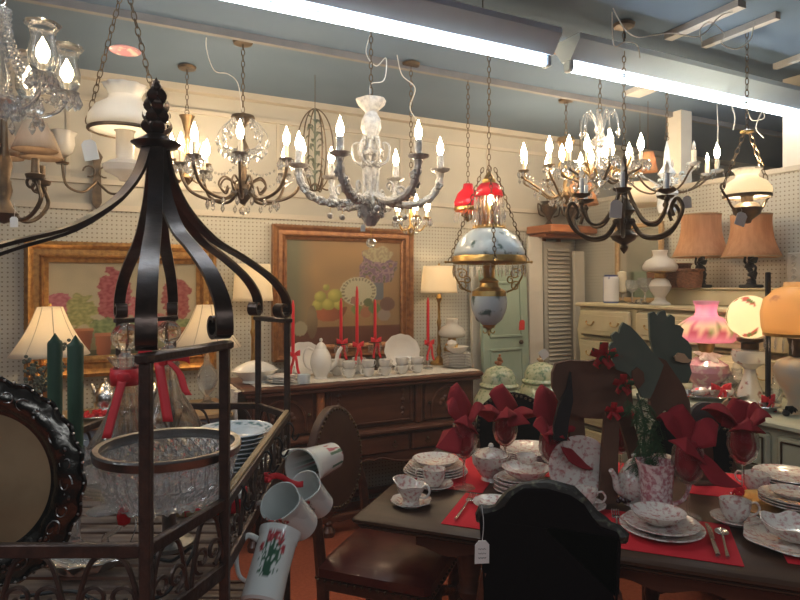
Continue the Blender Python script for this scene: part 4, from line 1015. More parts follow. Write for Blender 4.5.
# foreground chair seen from behind
fo = [(-.165, -.02), (.165, -.02), (.176, .27), (.176, .285), (.168, .298), (.15, .302), (.13, .31), (.11, .328), (.09, .356), (.06, .378), (0, .388), (-.06, .378), (-.09, .356), (-.11, .328), (-.13, .31), (-.15, .302), (-.168, .298), (-.176, .285), (-.176, .27)]
cx = (548-400)/F*1.56
ch2, mch = chair('black upholstered dining chair seen from behind in the foreground, with arched carved crest', (cx+.245*DX, 1.56+.245*DY, 0), TB, fo, 'blackf', 'blackf', sw=.42, sd=.42, zb=.60, crest='crest', crest_span=.26, lean_=4, studs=False)
tagp = PX(482, 552, 1.535)
tg = tagcard('white price tag hanging by a string from the foreground black chair', 482, 552, 1.515, .036, .058, 'paper', .085, .1)
scribble(tg)
# black studded chairs behind the table
ch3, _ = chair('black studded dining chair behind the table, beside the green ginger jars', (TS(1.13-.02, 1.20).x-.18, 2.93, 0), TB+PI, arch_outline(.36, .34, 10), 'blackf', 'blackf', sw=.42, sd=.40, zb=.62)
ch3.location = (.565-.24*DX, 3.05-.24*DY, 0)
ch4, _ = chair('black studded dining chair behind the table, between the moose and low dresser', (1.29-.17*DX, 2.70-.17*DY, 0), TB+PI, arch_outline(.34, .34, 10), 'blackf', 'blackf', sw=.42, sd=.40, zb=.60)

# ---------- placemats ----------
def mat_(label, s0, s1, w0, w1, th=.003):
    c = TS((s0+s1)/2, (w0+w1)/2, TZ+.002)
    o = MB().box((0, 0, 0), (s1-s0, w1-w0, th), ch=.001).build('placemat', 'redcloth', None, c, TB); return tag(o, label, 'placemat', 'red cloth placemats')
mat_('red placemat at the left end of the table, under the first place setting', .04, .34, .36, .80)
mat_('red placemat holding a fork just left of the foreground black chair', .285, .63, .045, .34)
mat_('red placemat with plates, fork, knife and spoon right of the foreground chair', .66, 1.11, .055, .35)
mat_('red placemat at the back of the table behind the big stacked plates', .37, .80, .63, .92)
mat_('red placemat at the back right, behind the burgundy napkin glass', 1.02, 1.40, .62, .92)
mat_('red placemat at the right edge under the golden charger', 1.22, 1.59, .12, .52)
ZM = TZ+.0045
def tt(px, py, z=None): p = TT(px, py); p.z = ZM if z is None else z; return p

# cutlery
def cutlery(kind, label, p, rz, s=1, m='silver'):
    t = thing(kind, label, kind, p+V((0, 0, .002)), rz); t.scale = (s, s, s)
    if kind == 'fork':
        MB().tube(smooth([(0, -.10, .003), (0, -.05, .004), (0, .03, .008), (0, .045, .006)]), [.005-.0002*i for i in range(19)], 6).build('handle', m, t)
        mb = MB(); mb.box((0, .055, .006), (.022, .022, .0025), ch=.001)
        for i in range(4): mb.tube([(-.009+.006*i, .062, .006), (-.009+.006*i, .085, .007), (-.009+.006*i, .10, .011)], .0014, 4)
        mb.build('tines', m, t)
    elif kind == 'knife':
        MB().tube([(0, -.10, .005), (0, -.02, .005), (0, 0, .004)], [.006, .0055, .003], 6).build('handle', m, t)
        MB().prism([(-.004, 0), (.007, 0), (.009, .07), (.004, .105), (-.004, .11)], .0018, RX(-PI/2) @ T(0, -.004, 0)).build('blade', m, t)
    else:
        MB().tube([(0, -.09, .003), (0, -.03, .003), (0, .03, .007), (0, .04, .005)], [.005, .003, .003, .004], 6).build('handle', m, t)
        mb = MB(); mb.lathe([(.0005, .002), (.6, .003), (1, .008), (.95, .009), (.0005, .004)], 20, T(0, .06, 0) @ Mx.Diagonal((.017, .025, 1, 1))); mb.build('bowl', m, t)
    return t
cutlery('fork', 'silver fork on the red placemat left of the black chair', tt(465, 510), TB, 1.15)
cutlery('fork', 'silver fork on the red placemat right of the black chair', tt(617, 528), TB+.08, 1.1)
cutlery('knife', 'silver knife beside the spoon right of the stacked plates', tt(712, 543), TB+.02, 1.15)
cutlery('spoon', 'silver spoon with shiny bowl beside the knife', tt(724, 546), TB-.03, 1.15)
# crockery on the table
def fac(px, py, r_px, z=TZ): Y = (EYE-z)*F/(py-HZ); return r_px*Y/F
# 1 gravy boat
p = tt(411, 505, TZ+.001)
plate('floral saucer under the gravy boat at the front left table corner', p, .068, 'pink', .016, lob=8, amp=.03, rz=.2, name='saucer')
t = thing('gravy_boat', 'white floral gravy boat on a saucer at the front left table corner', 'gravy boat', p+V((0, 0, .008)), 2.5)
MB().lathe([(.0005, 0), (.03, 0), (.026, .01), (.036, .03), (.046, .05), (.05, .062), (.046, .062), (.036, .034), (.0005, .014)], 32, mod=lambda a, r, z_: (r*(1+.35*max(0, cos(a))**3*(z_ > .03)), z_+(.018*max(0, cos(a))**3-.004*cos(4*a))*(z_ > .045))).build('body', 'pink', t)
MB().tube(smooth([(-.042, 0, .055), (-.065, 0, .07), (-.075, 0, .05), (-.06, 0, .028), (-.036, 0, .025)]), .004, 6).build('handle', 'porc', t)
# 2 left setting
p = tt(436, 478, ZM)
for i in range(4): plate('pink floral plate stacked at the left end of the table', p+V((0, .03, .001+i*.008)), .125-.006*i, 'pink', .016, lob=0, group='floral plates stacked at the left end')
bowl('pale pink floral shallow bowl on the left-end plate stack', p+V((0, .03, .033)), .09, .03, 'pink')
saucer_cup('at the left end of the table beside the gravy boat', tt(434, 489, ZM), 'pink', 2.9, .042, .062)
# footed fluted bowl
t = thing('footed_bowl', 'fluted floral footed bowl between the first two wine glasses', 'bowl', tt(491, 480, TZ+.001), .2); t.scale = (1.12, 1.12, 1.12)
MB().lathe([(.0005, 0), (.035, 0), (.03, .012), (.04, .025), (.062, .06), (.066, .085), (.062, .085), (.056, .06), (.03, .03), (.0005, .028)], 40, mod=lambda a, r, z_: (r*(1+.04*cos(10*a)*(z_ > .02)), z_+.004*cos(10*a)*(z_ > .08))).build('body', 'pink', t)
l = MB().lathe([(.058, .085), (.04, .10), (.012, .108), (.0005, .108)], 32).build('lid', 'pink', t); MB().ball((0, 0, .115), .01, 8).build('knob', 'porc', l)
# back middle plates
p = tt(531, 462, ZM)
for i in range(5): plate('pink floral plate stacked at the back middle of the table', p+V((0, .02, i*.008)), .125, 'pink', .016, group='floral plates stacked at the back middle')
# middle stack with saucers and bowl
p = tt(514, 492, TZ+.001)
for i in range(6): plate('pink banded plate in the low stack behind the black chair crest', p+V((.012*(i % 2), 0, i*.008)), .072, 'pink', .014, group='small plates stacked behind the chair crest')
bowl('oval pink floral bowl on the low stack behind the black chair crest', p+V((.04, -.01, .052)), .085, .04, 'pink')
cup('cup standing on the oval pink bowl behind the chair crest', p+V((.05, .02, .096)), 'pink', .038, .03, 1)
plate('pink floral saucer partly hidden by the left shoulder of the black chair', tt(494, 508, ZM), .07, 'pink', .016, name='saucer')
saucer_cup('right of the black chair crest', tt(584, 509, TZ+.001), 'pink', -.3, .042, .058)
# standing plate
MYY = 2.06
t = thing('plate_stand', 'dark wooden stand holding the upright pink plate', 'plate stand', V(((579-400)/F*(MYY+.028), MYY+.028, TZ+.001)), 0)
st = MB()
for x in (-.04, .04): st.tube(smooth([(x, -.017, .03), (x, -.014, .006), (x, .010, .005), (x*.8, .018, .07)]), .003, 6)
st.tube([(-.04, .0, .005), (.04, 0, .005)], .004, 6); st.tube([(-.032, .018, .07), (.032, .018, .07)], .003, 6); st.build('rails', 'wood', t)
pp = V(((579-400)/F*(MYY+.028), MYY+.028, TZ-.004)); o = plate_mb(.108, .014).build('plate', 'pink', None, pp+V((.0, .0, .118)), rot=(R(84), 0, 0)); tag(o, 'large pink scenic plate standing upright behind the third wine glass', 'plate')
# teapot & pitcher
tp = teapot('white floral teapot behind the pink pitcher', tt(634, 504, TZ+.001), .78, 'pink', PI+.5)
t = thing('pitcher', 'tall pink transferware pitcher in the middle of the table', 'pitcher', tt(656, 515, TZ+.001), -.3); t.scale = (1, 1, 1.14)
MB().lathe([(.0005, 0), (.048, 0), (.05, .008), (.047, .03), (.050, .08), (.054, .125), (.058, .15), (.055, .15), (.05, .12), (.044, .04), (.0005, .008)], 36, mod=lambda a, r, z_: (r*(1+.10*max(0, cos(a-PI))**8*(z_ > .13)), z_+.006*max(0, cos(a-PI))**8*(z_ > .13))).build('body', 'pinkd', t)
MB().tube(smooth([(.054, 0, .135), (.085, 0, .14), (.10, 0, .10), (.08, 0, .05), (.05, 0, .035)]), .006, 8).build('handle', 'pinkd', t)
# front place setting
p = tt(663, 535, ZM)
for i, r in enumerate((.119, .106)): plate(('larger lower', 'smaller upper')[i]+' pink bordered plate in front of the pink pitcher', p+V((0, .01, .001+i*.012)), r, 'pink', .018)
bowl('shallow pink floral bowl on the plates in front of the pitcher', p+V((-.005, .02, .026)), .078, .034, 'pink')
saucer_cup('right of the front place setting', tt(735, 524, ZM), 'pink', -.1, .045, .062)
# right side
p = tt(786, 510, TZ+.001)
ch = plate('golden fluted charger plate at the right edge of the table', tt(786, 513, ZM), .155, 'brass', .018, lob=24, amp=.01, name='charger')
for i in range(3): plate('pink floral plate stacked on the golden charger', tt(790, 511, ZM)+V((.01, 0, .012+i*.009)), .10, 'pink', .016, group='floral plates on the golden charger')
bowl('floral bowl on top of the golden charger stack', tt(790, 511, ZM)+V((.01, 0, .04)), .07, .022, 'pink')
p = tt(792, 546, TZ+.001)
plate('white leaf-edged plate at the front right edge of the table', p, .125, 'pink', .02, lob=6, amp=.04)
bowl('floral bowl on the leaf-edged plate at the front right edge', p+V((.01, .01, .017)), .085, .045, 'pink', lob=6, amp=.05)
cup('floral cup behind the rightmost wine glass', tt(756, 491, TZ+.001), 'pink', .045, .062, 2.2)
for i in range(3): plate('pale floral plate stacked at the back right of the table', tt(789, 484, TZ+.001)+V((0, 0, i*.009)), .12, 'pink', .018, group='floral plates stacked at the back right')
saucer_cup('at the back of the table between moose and pitcher', tt(662, 472, TZ+.001), 'pink', 1, .04, .055)
t = thing('silver_dish', 'small bright silver salt dish on the back right placemat', 'dish', tt(712, 482, ZM), 0)
MB().lathe([(.0005, 0), (.02, 0), (.012, .008), (.026, .025), (.023, .026), (.0005, .012)], 20).build('dish', 'silver', t)

# ---------- wine glasses with napkins ----------
def wine_glass(label, p, s=1.0, etched=False):
    t = thing('wine_glass', label, 'glass', p, 0); t.scale = (s, s, s)
    MB().lathe([(.0005, 0), (.036, .0005), (.034, .003), (.007, .007), (.0042, .015), (.004, .085), (.008, .094), (.0005, .0955)], 28).build('stem', 'glass', t)
    MB().lathe([(.002, .093), (.018, .098), (.036, .118), (.045, .15), (.042, .185), (.036, .205), (.0345, .205), (.0405, .185), (.0435, .15), (.035, .120), (.017, .1), (.001, .096)], 36).build('bowl', 'cutglass' if etched else 'glass', t)
    return t
def napkin(label, p, s, seed, spread=1.0, flop=None):
    rnd = random.Random(seed); t = thing('napkin', label, 'napkin', p, 0); t.scale = (s, s, s)
    mb = MB()
    mb.lathe([(.0005, .100), (.014, .104), (.031, .124), (.037, .15), (.034, .18), (.03, .2), (.02, .215), (.0005, .22)], 20, mod=lambda a, r, z_: (r*(.93+.06*cos(3*a+z_*60)), z_)); mb.build('bunched_cloth', 'napk', t)
    pet = flop or [(a+rnd.uniform(-.3, .3), rnd.uniform(.06, .10), rnd.uniform(-.02, .10)) for a in (.3, 1.5, 2.8, 4.0, 5.2)]
    for a, ln, rise in pet:
        mb = MB(); tw = rnd.uniform(-.6, .6); k9 = rnd.uniform(.85, 1.2)
        def f(u, v, a=a, ln=ln, rise=rise, tw=tw):
            wd = (.02+.075*u/.42 if u < .42 else .095*(1-u)/.58+.001)*k9
            x = .006+ln*1.15*u*spread; y = (v-.5)*wd; z_ = .195+rise*1.15*sin(u*1.75)-.02*u*u + (.030-.10*abs(v-.5)*1.0)*min(1, u*2.2)*(1-u)*1.6+tw*y
            return (x*cos(a)-y*sin(a), x*sin(a)+y*cos(a), z_)
        mb.sheet(f, 12, 8); mb.build('folded_point', 'napk', t, solid=.0022)
    return t
for px, py, s, who, seed, fl in (
    (464, 489, 1.12, 'leftmost wine glass', 1, [(3.6, .085, -.03), (1.9, .06, .12), (-.1, .055, .07), (2.6, .05, .08), (4.8, .05, .03)]),
    (505, 474, 1.10, 'second wine glass, in front of the green jars', 2, [(3.1, .095, .03), (.1, .11, .02), (1.6, .05, .10), (4.7, .06, .03), (5.6, .08, .01)]),
    (553, 497, 1.10, 'wine glass in front of the upright pink plate', 3, [(1.9, .07, .13), (5.9, .10, -.07), (.4, .09, .05), (3.2, .05, .04), (4.9, .06, .02)]),
    (621, 483, 1.10, 'wine glass half hidden by the moose legs', 4, [(.6, .05, .04), (2.6, .05, .03), (4.6, .05, .02), (1.5, .05, .05)]),
    (688, 519, 1.12, 'wine glass just right of the pink pitcher', 5, [(5.8, .11, -.06), (2.4, .07, .08), (.2, .08, .07), (4.2, .06, .02), (1.4, .06, .10)]),
    (743, 497, 1.15, 'rightmost wine glass in front of the low dresser', 6, [(3.0, .10, .07), (.5, .07, .07), (1.7, .05, .08), (4.6, .05, .03), (5.7, .06, .06)])):
    p = tt(px, py, TZ+.0055)
    wine_glass('clear stemmed glass, the '+who, p, s)
    napkin('folded burgundy napkin fanned out of the '+who, p, s, seed, 1, fl)
# ---------- moose ----------
MY = 2.06
mbp = PX(610, 505, MY)
t = thing('wooden_moose', 'brown wooden cutout moose with dark green antlers standing on the table', 'moose figure', (mbp.x, MY, TZ+.001), 0)
def mo(pts, y): return [((x-610)*MY/F, (505-y_)*MY/F) for x, y_ in pts]
q = MY/F
def pl(pts): return [((x-610)*q, max(0, 284+.74*F/MY-y_)*q) for x, y_ in pts]
MB().prism(pl([(553, 374), (557, 364), (570, 361), (590, 362), (612, 356), (622, 362), (632, 380), (634, 405), (624, 420), (600, 420), (585, 419), (572, 414), (560, 403), (553, 388)]), .022).build('body', 'moose', t, (0, .02, 0))
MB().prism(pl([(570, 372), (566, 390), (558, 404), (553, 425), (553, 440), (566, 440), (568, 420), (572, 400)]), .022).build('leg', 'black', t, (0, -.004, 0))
bot = 505.5
MB().prism(pl([(573, 405), (588, 412), (590, 440), (586, bot), (572, bot), (574, 440)]), .022).build('leg', 'moose', t, (0, .062, 0))
MB().prism(pl([(604, 412), (618, 412), (617, 450), (616, bot), (598, bot), (601, 450)]), .022).build('leg', 'moose', t, (0, -.004, 0))
MB().prism(pl([(630, 395), (636, 420), (643, 445), (648, 480), (650, bot), (640, bot), (636, 470), (628, 440), (620, 415)]), .022).build('leg', 'moose', t, (0, .045, 0))
MB().prism(pl([(656, 357), (664, 360), (672, 372), (682, 386), (688, 402), (689, 420), (686, 436), (680, 440), (674, 432), (671, 421), (665, 409), (661, 411), (659, 420), (654, 420), (650, 412), (648, 396), (646, 378), (648, 362)]), .022).build('head', 'moose', t, (0, -.004, 0))
MB().prism(pl([(620, 322), (627, 326), (634, 333), (641, 341), (648, 350), (655, 358), (660, 364), (655, 378), (650, 390), (646, 398), (638, 396), (632, 382), (624, 372), (614, 369), (610, 362), (608, 352), (606, 345), (610, 341), (608, 335), (613, 331), (616, 333), (617, 327)]), .014).build('antler', 'antler', t, (0, -.024, 0))
MB().prism(pl([(651, 314), (656, 312), (659, 316), (662, 312), (667, 311), (669, 318), (673, 315), (677, 318), (677, 325), (682, 326), (686, 330), (684, 337), (690, 342), (694, 349), (694, 360), (692, 366), (694, 374), (690, 384), (682, 384), (672, 376), (662, 364), (655, 352), (652, 338)]), .014).build('antler', 'antler', t, (0, .022, 0))
MB().prism(pl([(674, 357), (678, 353), (684, 354), (688, 359), (692, 360), (688, 363), (682, 363), (676, 361)]), .008).build('ear', 'tan', t, (0, .0, 0))
MB().prism(pl([(628, 370), (633, 366), (639, 371), (640, 380), (634, 387), (628, 382)]), .008).build('ear', 'moose', t, (0, -.036, 0))
# garland round its neck
g = thing('garland', 'pine garland with plaid ribbon and red leaves draped on the moose', 'garland', (mbp.x, MY-.045, TZ+.001), 0)
gm = MB(); rnd = random.Random(3)
for i in range(110):
    u = rnd.random(); x = (628+14*sin(u*3)+rnd.uniform(-10, 14)-610)*q; z_ = (505-395-u*75)*q*1.0
    a = rnd.uniform(-2.6, -.5); ln = rnd.uniform(.03, .06)
    e = V((x+ln*cos(a)*.6, rnd.uniform(-.03, .01), z_+ln*sin(a))); gm.tube([(x, rnd.uniform(-.02, .0), z_), e], .0011, 3)
    for k_ in range(5):
        b0 = V((x, -.01, z_)).lerp(e, .2+.16*k_)
        for sd_ in (-1, 1): gm.tube([b0, b0+V((sd_*.012, -.002, -.006))], .0008, 3)
o = gm.build('pine_sprigs', 'leaf', g); o['kind'] = 'stuff'
MB().tube([( (632-610)*q, .0, 112*q), ((640-610)*q, .0, 80*q), ((636-610)*q, 0, 42*q)], .004, 5).build('stem', 'leafd', g)
for px, py, s in ((598, 356, .9), (617, 384, .7), (608, 410, .6)):
    mb = MB()
    for i in range(5):
        a = i*1.25+.3; mb.sheet(lambda u, v: (s*.05*sin(PI*u)*cos(a)+(v-.5)*s*.03*sin(a), -.012*sin(PI*u)-.006*(v-.5), s*.05*sin(PI*u)*sin(a)-s*(v-.5)*.03*cos(a)), 8, 2)
    mb.build('ribbon_loops', 'plaid' if s > .65 else 'red', g, ((px-610)*q, -.004, (505-py)*q), solid=.0015)
bundle('plaid ribbon bundle lying behind the moose, next to the ginger jars', V((.84, 2.9, TZ+.0)), .2, 1) if False else None
# second small dark cutout beside the low dresser
p = PX(705, 436, 2.25); q2 = 2.25/F
t = thing('wooden_cutout', 'small dark grey round-headed wooden cutout with a tan ear behind the napkin', 'wooden figure', (p.x, 2.25, TZ+.001), 0)
zb0 = HZ+.74*F/2.25
def pl2(pts): return [((x-705)*q2, max(0, zb0-y_)*q2) for x, y_ in pts]
MB().prism(pl2([(689+16+15.5*cos(a)*1.05, 419+17*sin(-a)) for a in [2*PI*i/20 for i in range(20)]]), .02).build('head', 'grey', t)
MB().prism(pl2([(698, 432), (712, 432), (714, 460), (716, zb0), (694, zb0), (697, 460)]), .02).build('post', 'moose', t, (0, .012, 0))
MB().prism(pl2([(717, 410), (722, 401), (726, 398), (727, 406), (724, 413), (719, 414)]), .008).build('ear', 'tan', t, (0, -.012, 0))
MB().box((0, 0, .008), (.10, .07, .016), ch=.004).build('base', 'moose', t, (0, .01, 0))
# small dark berry cluster by the moose feet
t = thing('berry_cluster', 'small dark berry cluster by the moose feet on the table', 'ornament', tt(619, 503, TZ+.001)+V((.012, -.02, 0)), 0)
mb = MB()
for i in range(12): a = i*2.4; r = .004*math.sqrt(i); mb.ball((r*1.8*cos(a), r*1.3*sin(a), .012+.02*((i*7) % 3)/2), .009, 8)
mb.build('berries', mat('dark_berries', (.06, .008, .012), .25, coat=.5), t)
t = thing('napkin_ring', 'small red rose-shaped napkin ring by the right-hand cup', 'napkin ring', tt(738, 501, ZM), 0)
mb = MB(); mb.tube([(.018*cos(a), 0, .02+.018*sin(a)) for a in [2*PI*i/16 for i in range(16)]], .004, 6, True); mb.build('ring', 'redcloth', t)
mb = MB()
for i in range(6): a = i; mb.ball((.010*cos(a), -.008, .03+.010*sin(a)), .009, 8, (1, .6, 1))
mb.build('rose', 'redcloth', t)
# ---------- iron rack with a crown of straps ----------
RCX, RCY = -.625, 1.565; ZS = .95; ZR = 1.07; ZT = 1.38
oct_ = [(-.41, .985), (-.345, 1.20), (-.37, 2.0), (-.50, 2.15), (-.80, 2.15), (-.92, 2.0), (-.99, 1.20), (-.90, .985)]
t = thing('iron_rack', 'large brown iron rack with curved straps meeting in a leafy crown', 'rack', (RCX, RCY, 0), 0)
O = [(x-RCX, y-RCY) for x, y in oct_]
# slatted shelf
mb = MB()
def xr(y):                                              # octagon extent at y
    xs = []
    for i in range(8):
        a, b = O[i], O[(i+1) % 8]
        if (a[1]-y)*(b[1]-y) <= 0 and abs(a[1]-b[1]) > 1e-6: xs.append(a[0]+(b[0]-a[0])*(y-a[1])/(b[1]-a[1]))
    return (min(xs), max(xs)) if xs else None
y = O[0][1]+.03
while y < O[3][1]-.01:
    a, b = xr(y); mb.box(((a+b)/2, y, ZS-.008), (b-a-.01, .038, .014), ch=.002); y += .052
for x in (-.15, .13): mb.box((x, 0, ZS-.022), (.03, 1.05, .012))
mb.build('slatted_shelf', 'slat', t)
mb = MB()
y = O[0][1]+.03
while y < O[3][1]-.01:
    a, b = xr(y); mb.box(((a+b)/2, y, .45), (b-a-.01, .038, .014), ch=.002); y += .052
for x in (-.15, .13): mb.box((x, 0, .436), (.03, 1.05, .012))
mb.build('lower_slatted_shelf', 'slat', t)
for z_, h, w_ in ((ZR, .022, .014), (ZS-.01, .03, .012), (.44, .03, .012)):
    for i in range(8):
        a, b = V((*O[i], 0)), V((*O[(i+1) % 8], 0)); d = b-a; c = (a+b)/2
        wood_top = (i == 1 and z_ == ZR)
        MB().box((0, 0, 0), (d.length+.012, w_ if not wood_top else .02, h), ch=.002).build('rail' if z_ != ZR else 'gallery_rail', 'iron', t, (c.x, c.y, z_), math.atan2(d.y, d.x))
        if wood_top: MB().box((0, 0, .016), (d.length, .014, .008), ch=.002).build('light_rail_cap', 'woodl', t, (c.x, c.y, z_), math.atan2(d.y, d.x))
# scrollwork beneath the gallery rail
for i in (0, 1, 2, 3, 4, 5, 6, 7):
    a, b = V((*O[i], 0)), V((*O[(i+1) % 8], 0)); d = b-a; n = max(1, round(d.length/.13)); ang = math.atan2(d.y, d.x)
    mb = MB()
    for k_ in range(n):
        c = d.length*((k_+.5)/n-.5); hw = d.length/n/2*.92
        mb.tube(smooth([(c-hw, 0, -.055), (c-hw*.55, 0, .035), (c, 0, .052), (c+hw*.55, 0, .035), (c+hw, 0, -.055)], 5), .0045, 5)
        for sg in (-1, 1): mb.tube([(c+sg*q_[0], 0, q_[2]) for q_ in spiral((hw*.38, -.018), .026, .006, PI*1.5, PI*4, 16)], .004, 5)
    mb.build('scrollwork', 'iron', t, ((a.x+b.x)/2, (a.y+b.y)/2, ZS+.06), ang)
# posts to the floor and up, in pairs at the cut corners
for i, (x, y) in enumerate(O):
    MB().box((x, y, ZT/2), (.019, .019, ZT), ch=.003).build('post', 'iron', t)
for i in (0, 2, 4, 6):
    a, b = V((*O[i], 0)), V((*O[i+1], 0)); d = b-a; c = (a+b)/2
    MB().box((0, 0, 0), (d.length+.03, .026, .016), ch=.003).build('crossbar', 'iron', t, (c.x, c.y, ZT), math.atan2(d.y, d.x))
# curved straps
prof = [(.045, 1.86), (.055, 1.83), (.10, 1.765), (.20, 1.695), (.38, 1.625), (.62, 1.575), (.84, 1.52), (.97, 1.465), (1.0, 1.42), (.995, 1.395)]
for i, (x, y) in enumerate(O):
    r = math.hypot(x, y); ux, uy = x/r, y/r
    pts = [(0, 0, 0)]*0
    P = smooth([(ux*r*q_, uy*r*q_, z_) for q_, z_ in prof], 5)
    # scroll curling inward at the foot
    c = (1.0*r-.028, 1.418); sp = spiral(c, .028, .012, -.3, -2*PI+.6, 18)
    P = P[:-1] + [V((ux*a[0], uy*a[0], a[2])) for a in sp]
    MB().strap(P, (-uy, ux, 0), .034, .008).build('strap', 'ironb', t)
# crown
mb = MB(); mb.lathe([(.0005, 1.84), (.05, 1.85), (.062, 1.86), (.04, 1.872), (.02, 1.885), (.026, 1.90), (.016, 1.93), (.0005, 1.93)], 20); 
for k_ in range(4):
    for i in range(6):
        a = i*PI/3+k_*.5; z0 = 1.875+k_*.027; rr = .030-.004*k_
        mb.sheet(lambda u, v: ((.008+rr*sin(u*2.2))*cos(a)-(v-.5)*.03*sin(PI*u+.2)*sin(a), (.008+rr*sin(u*2.2))*sin(a)+(v-.5)*.03*sin(PI*u+.2)*cos(a), z0+.045*u), 5, 2)
mb.lathe([(.0005, 1.985), (.012, 1.995), (.014, 2.005), (.0005, 2.03)], 10)
mb.tube([(0, 0, 1.92), (0, 0, 2.02)], .009, 8); mb.build('leaf_crown', 'ironb', t, solid=.0)
ZM2 = ZS-.0005+.0005
def rk(px, Y): return V(((px-400)/F*Y, Y, ZS))
# green candles in crystal holders
for px, Y, ytop, who in ((55, 1.36, 333, 'left'), (75.5, 1.25, 335, 'right')):
    p = rk(px, Y); zb = zp(450 if who == 'left' else 462, Y); s = 1
    t = thing('candle_holder', 'cut crystal candle holder under the '+who+' green taper candle', 'candle holder', p, 0); h = zb-ZS
    MB().lathe([(.0005, 0), (.042, 0), (.042, .006), (.016, .018), (.009, .03), (.011, h*.45), (.008, h*.5), (.010, h*.8), (.016, h*.86), (.009, h*.9), (.0005, h*.9)], 12).build('stem', 'cutglass', t, sharp=25)
    MB().lathe([(.0005, h*.9), (.02, h*.9), (.045, h+.0), (.048, h+.012), (.044, h+.012), (.022, h*.9+.01), (.0145, h*.9+.012), (.016, h+.028), (.019, h+.03), (.018, h-.005), (.0005, h-.008)], 16, mod=lambda a, r, z_: (r*(1+.06*cos(8*a)*(r > .03)), z_)).build('bobeche', 'cutglass', t, sharp=25)
    for i in range(6): a = i*PI/3; drop(t, (.046*cos(a), .046*sin(a), h+.004), DROP)
    L = zp(ytop, Y)-zb
    c = MB().lathe([(.0005, 0), (.0135, 0), (.0145, L*.05), (.0155, L*.91), (.0135, L*.93), (.010, L*.94), (.003, L*.985), (.0005, L)], 20).build('taper_candle', 'green', None, p+V((0, 0, h)))
    tag(c, who+'-hand dark green taper candle in the foreground rack', 'candle')
# decanters
def decanter(label, px, Y, s=1, big_bow=False):
    p = rk(px, Y); t = thing('decanter', label, 'decanter', p, 0); t.scale = (s, s, s)
    MB().lathe([(.0005, .01), (.10, .008), (.115, 0), (.125, .012), (.12, .05), (.085, .12), (.05, .18), (.034, .23), (.03, .262), (.034, .27), (.028, .276), (.034, .285), (.028, .292), (.033, .30), (.029, .31), (.044, .33), (.046, .334), (.04, .334), (.024, .31), (.022, .25), (.04, .18), (.075, .115), (.108, .05), (.11, .02), (.0005, .016)], 40).build('body', 'glass', t)
    MB().lathe([(.0005, .30), (.018, .30), (.023, .335), (.012, .345), (.013, .352), (.0005, .352)], 16).build('stopper_neck', 'cutglass', t)
    MB().ball((0, 0, .386), .037, 24).build('stopper_ball', 'glass', t)
    if big_bow:
        b = MB()
        for sg in (-1, 1):
            b.sheet(lambda u, v: (sg*(.005+.075*sin(PI*u*.5)*(1 if u < 1 else 1)), -.042-.01*sin(PI*u), .300+.022*sin(PI*u)+(v-.5)*.034*(.35+.9*sin(PI*u*.9))), 10, 4)
        b.sheet(lambda u, v: (-.012+.05*u+(v-.5)*.03, -.052-.055*u, .295-.17*u), 10, 3)
        b.sheet(lambda u, v: (.015+.085*u+(v-.5)*.022+.01*sin(5*u), -.05-.03*u, .30-.10*u), 10, 3)
        b.ball((0, -.048, .30), .016, 8, (1, .8, 1)); b.build('ribbon_bow', 'red', t, solid=.002)
    else:
        b = MB(); b.lathe([(.036, .262), (.038, .285), (.037, .305)], 24)
        b.sheet(lambda u, v: (.012-.018*u+(v-.5)*.022, -.044-.05*u, .285-.14*u), 10, 3); b.ball((.012, -.04, .285), .015, 8, (1.3, .7, 1)); b.build('ribbon', 'red', t, solid=.002)
    return t
decanter('big clear glass decanter with ball stopper and red neck ribbon, left of the pair', 126, 1.67, 1.05)
decanter('big clear glass decanter with ball stopper and large red bow, right of the pair', 169, 1.98, 1.02, True)
# crystal bowl with silver rim on its stand
p = rk(169, 1.285); zr = zp(443, 1.285)-ZS
t = thing('bowl_stand', 'grey metal stand under the cut crystal bowl', 'stand', p, .2)
MB().lathe([(.0005, 0), (.05, 0), (.05, .008), (.014, .016), (.014, .085), (.045, .095), (.0005, .095)], 24).build('pedestal', 'silverd', t)
t = thing('crystal_bowl', 'large cut crystal bowl with a tarnished silver rim', 'bowl', p+V((0, 0, .0955)), 0)
h = zr-.0955
MB().lathe([(.0005, .006), (.07, .004), (.105, 0)]+[(.108+.030*(j/16)**.7, .004+(h-.016)*j/16) for j in range(17)]+[(.130, h-.012), (.120, .052), (.104, .02), (.0005, .012)], 112, mod=lambda a, r, z_: (r+(.0055*(abs(sin(14*a+z_*95))+abs(sin(14*a-z_*95)))-.004)*(.003 < z_ < h-.02)*(r > .107), z_+.010*abs(cos(14*a))*(z_ < .005)*(r > .1))).build('bowl', 'cutglass', t, sharp=0)
mb = MB(); mb.lathe([(.136, h-.022), (.146, h-.02), (.148, h-.004), (.145, h), (.134, h-.001), (.133, h-.018), (.136, h-.022)], 64); mb.build('silver_rim', 'silverd', t)
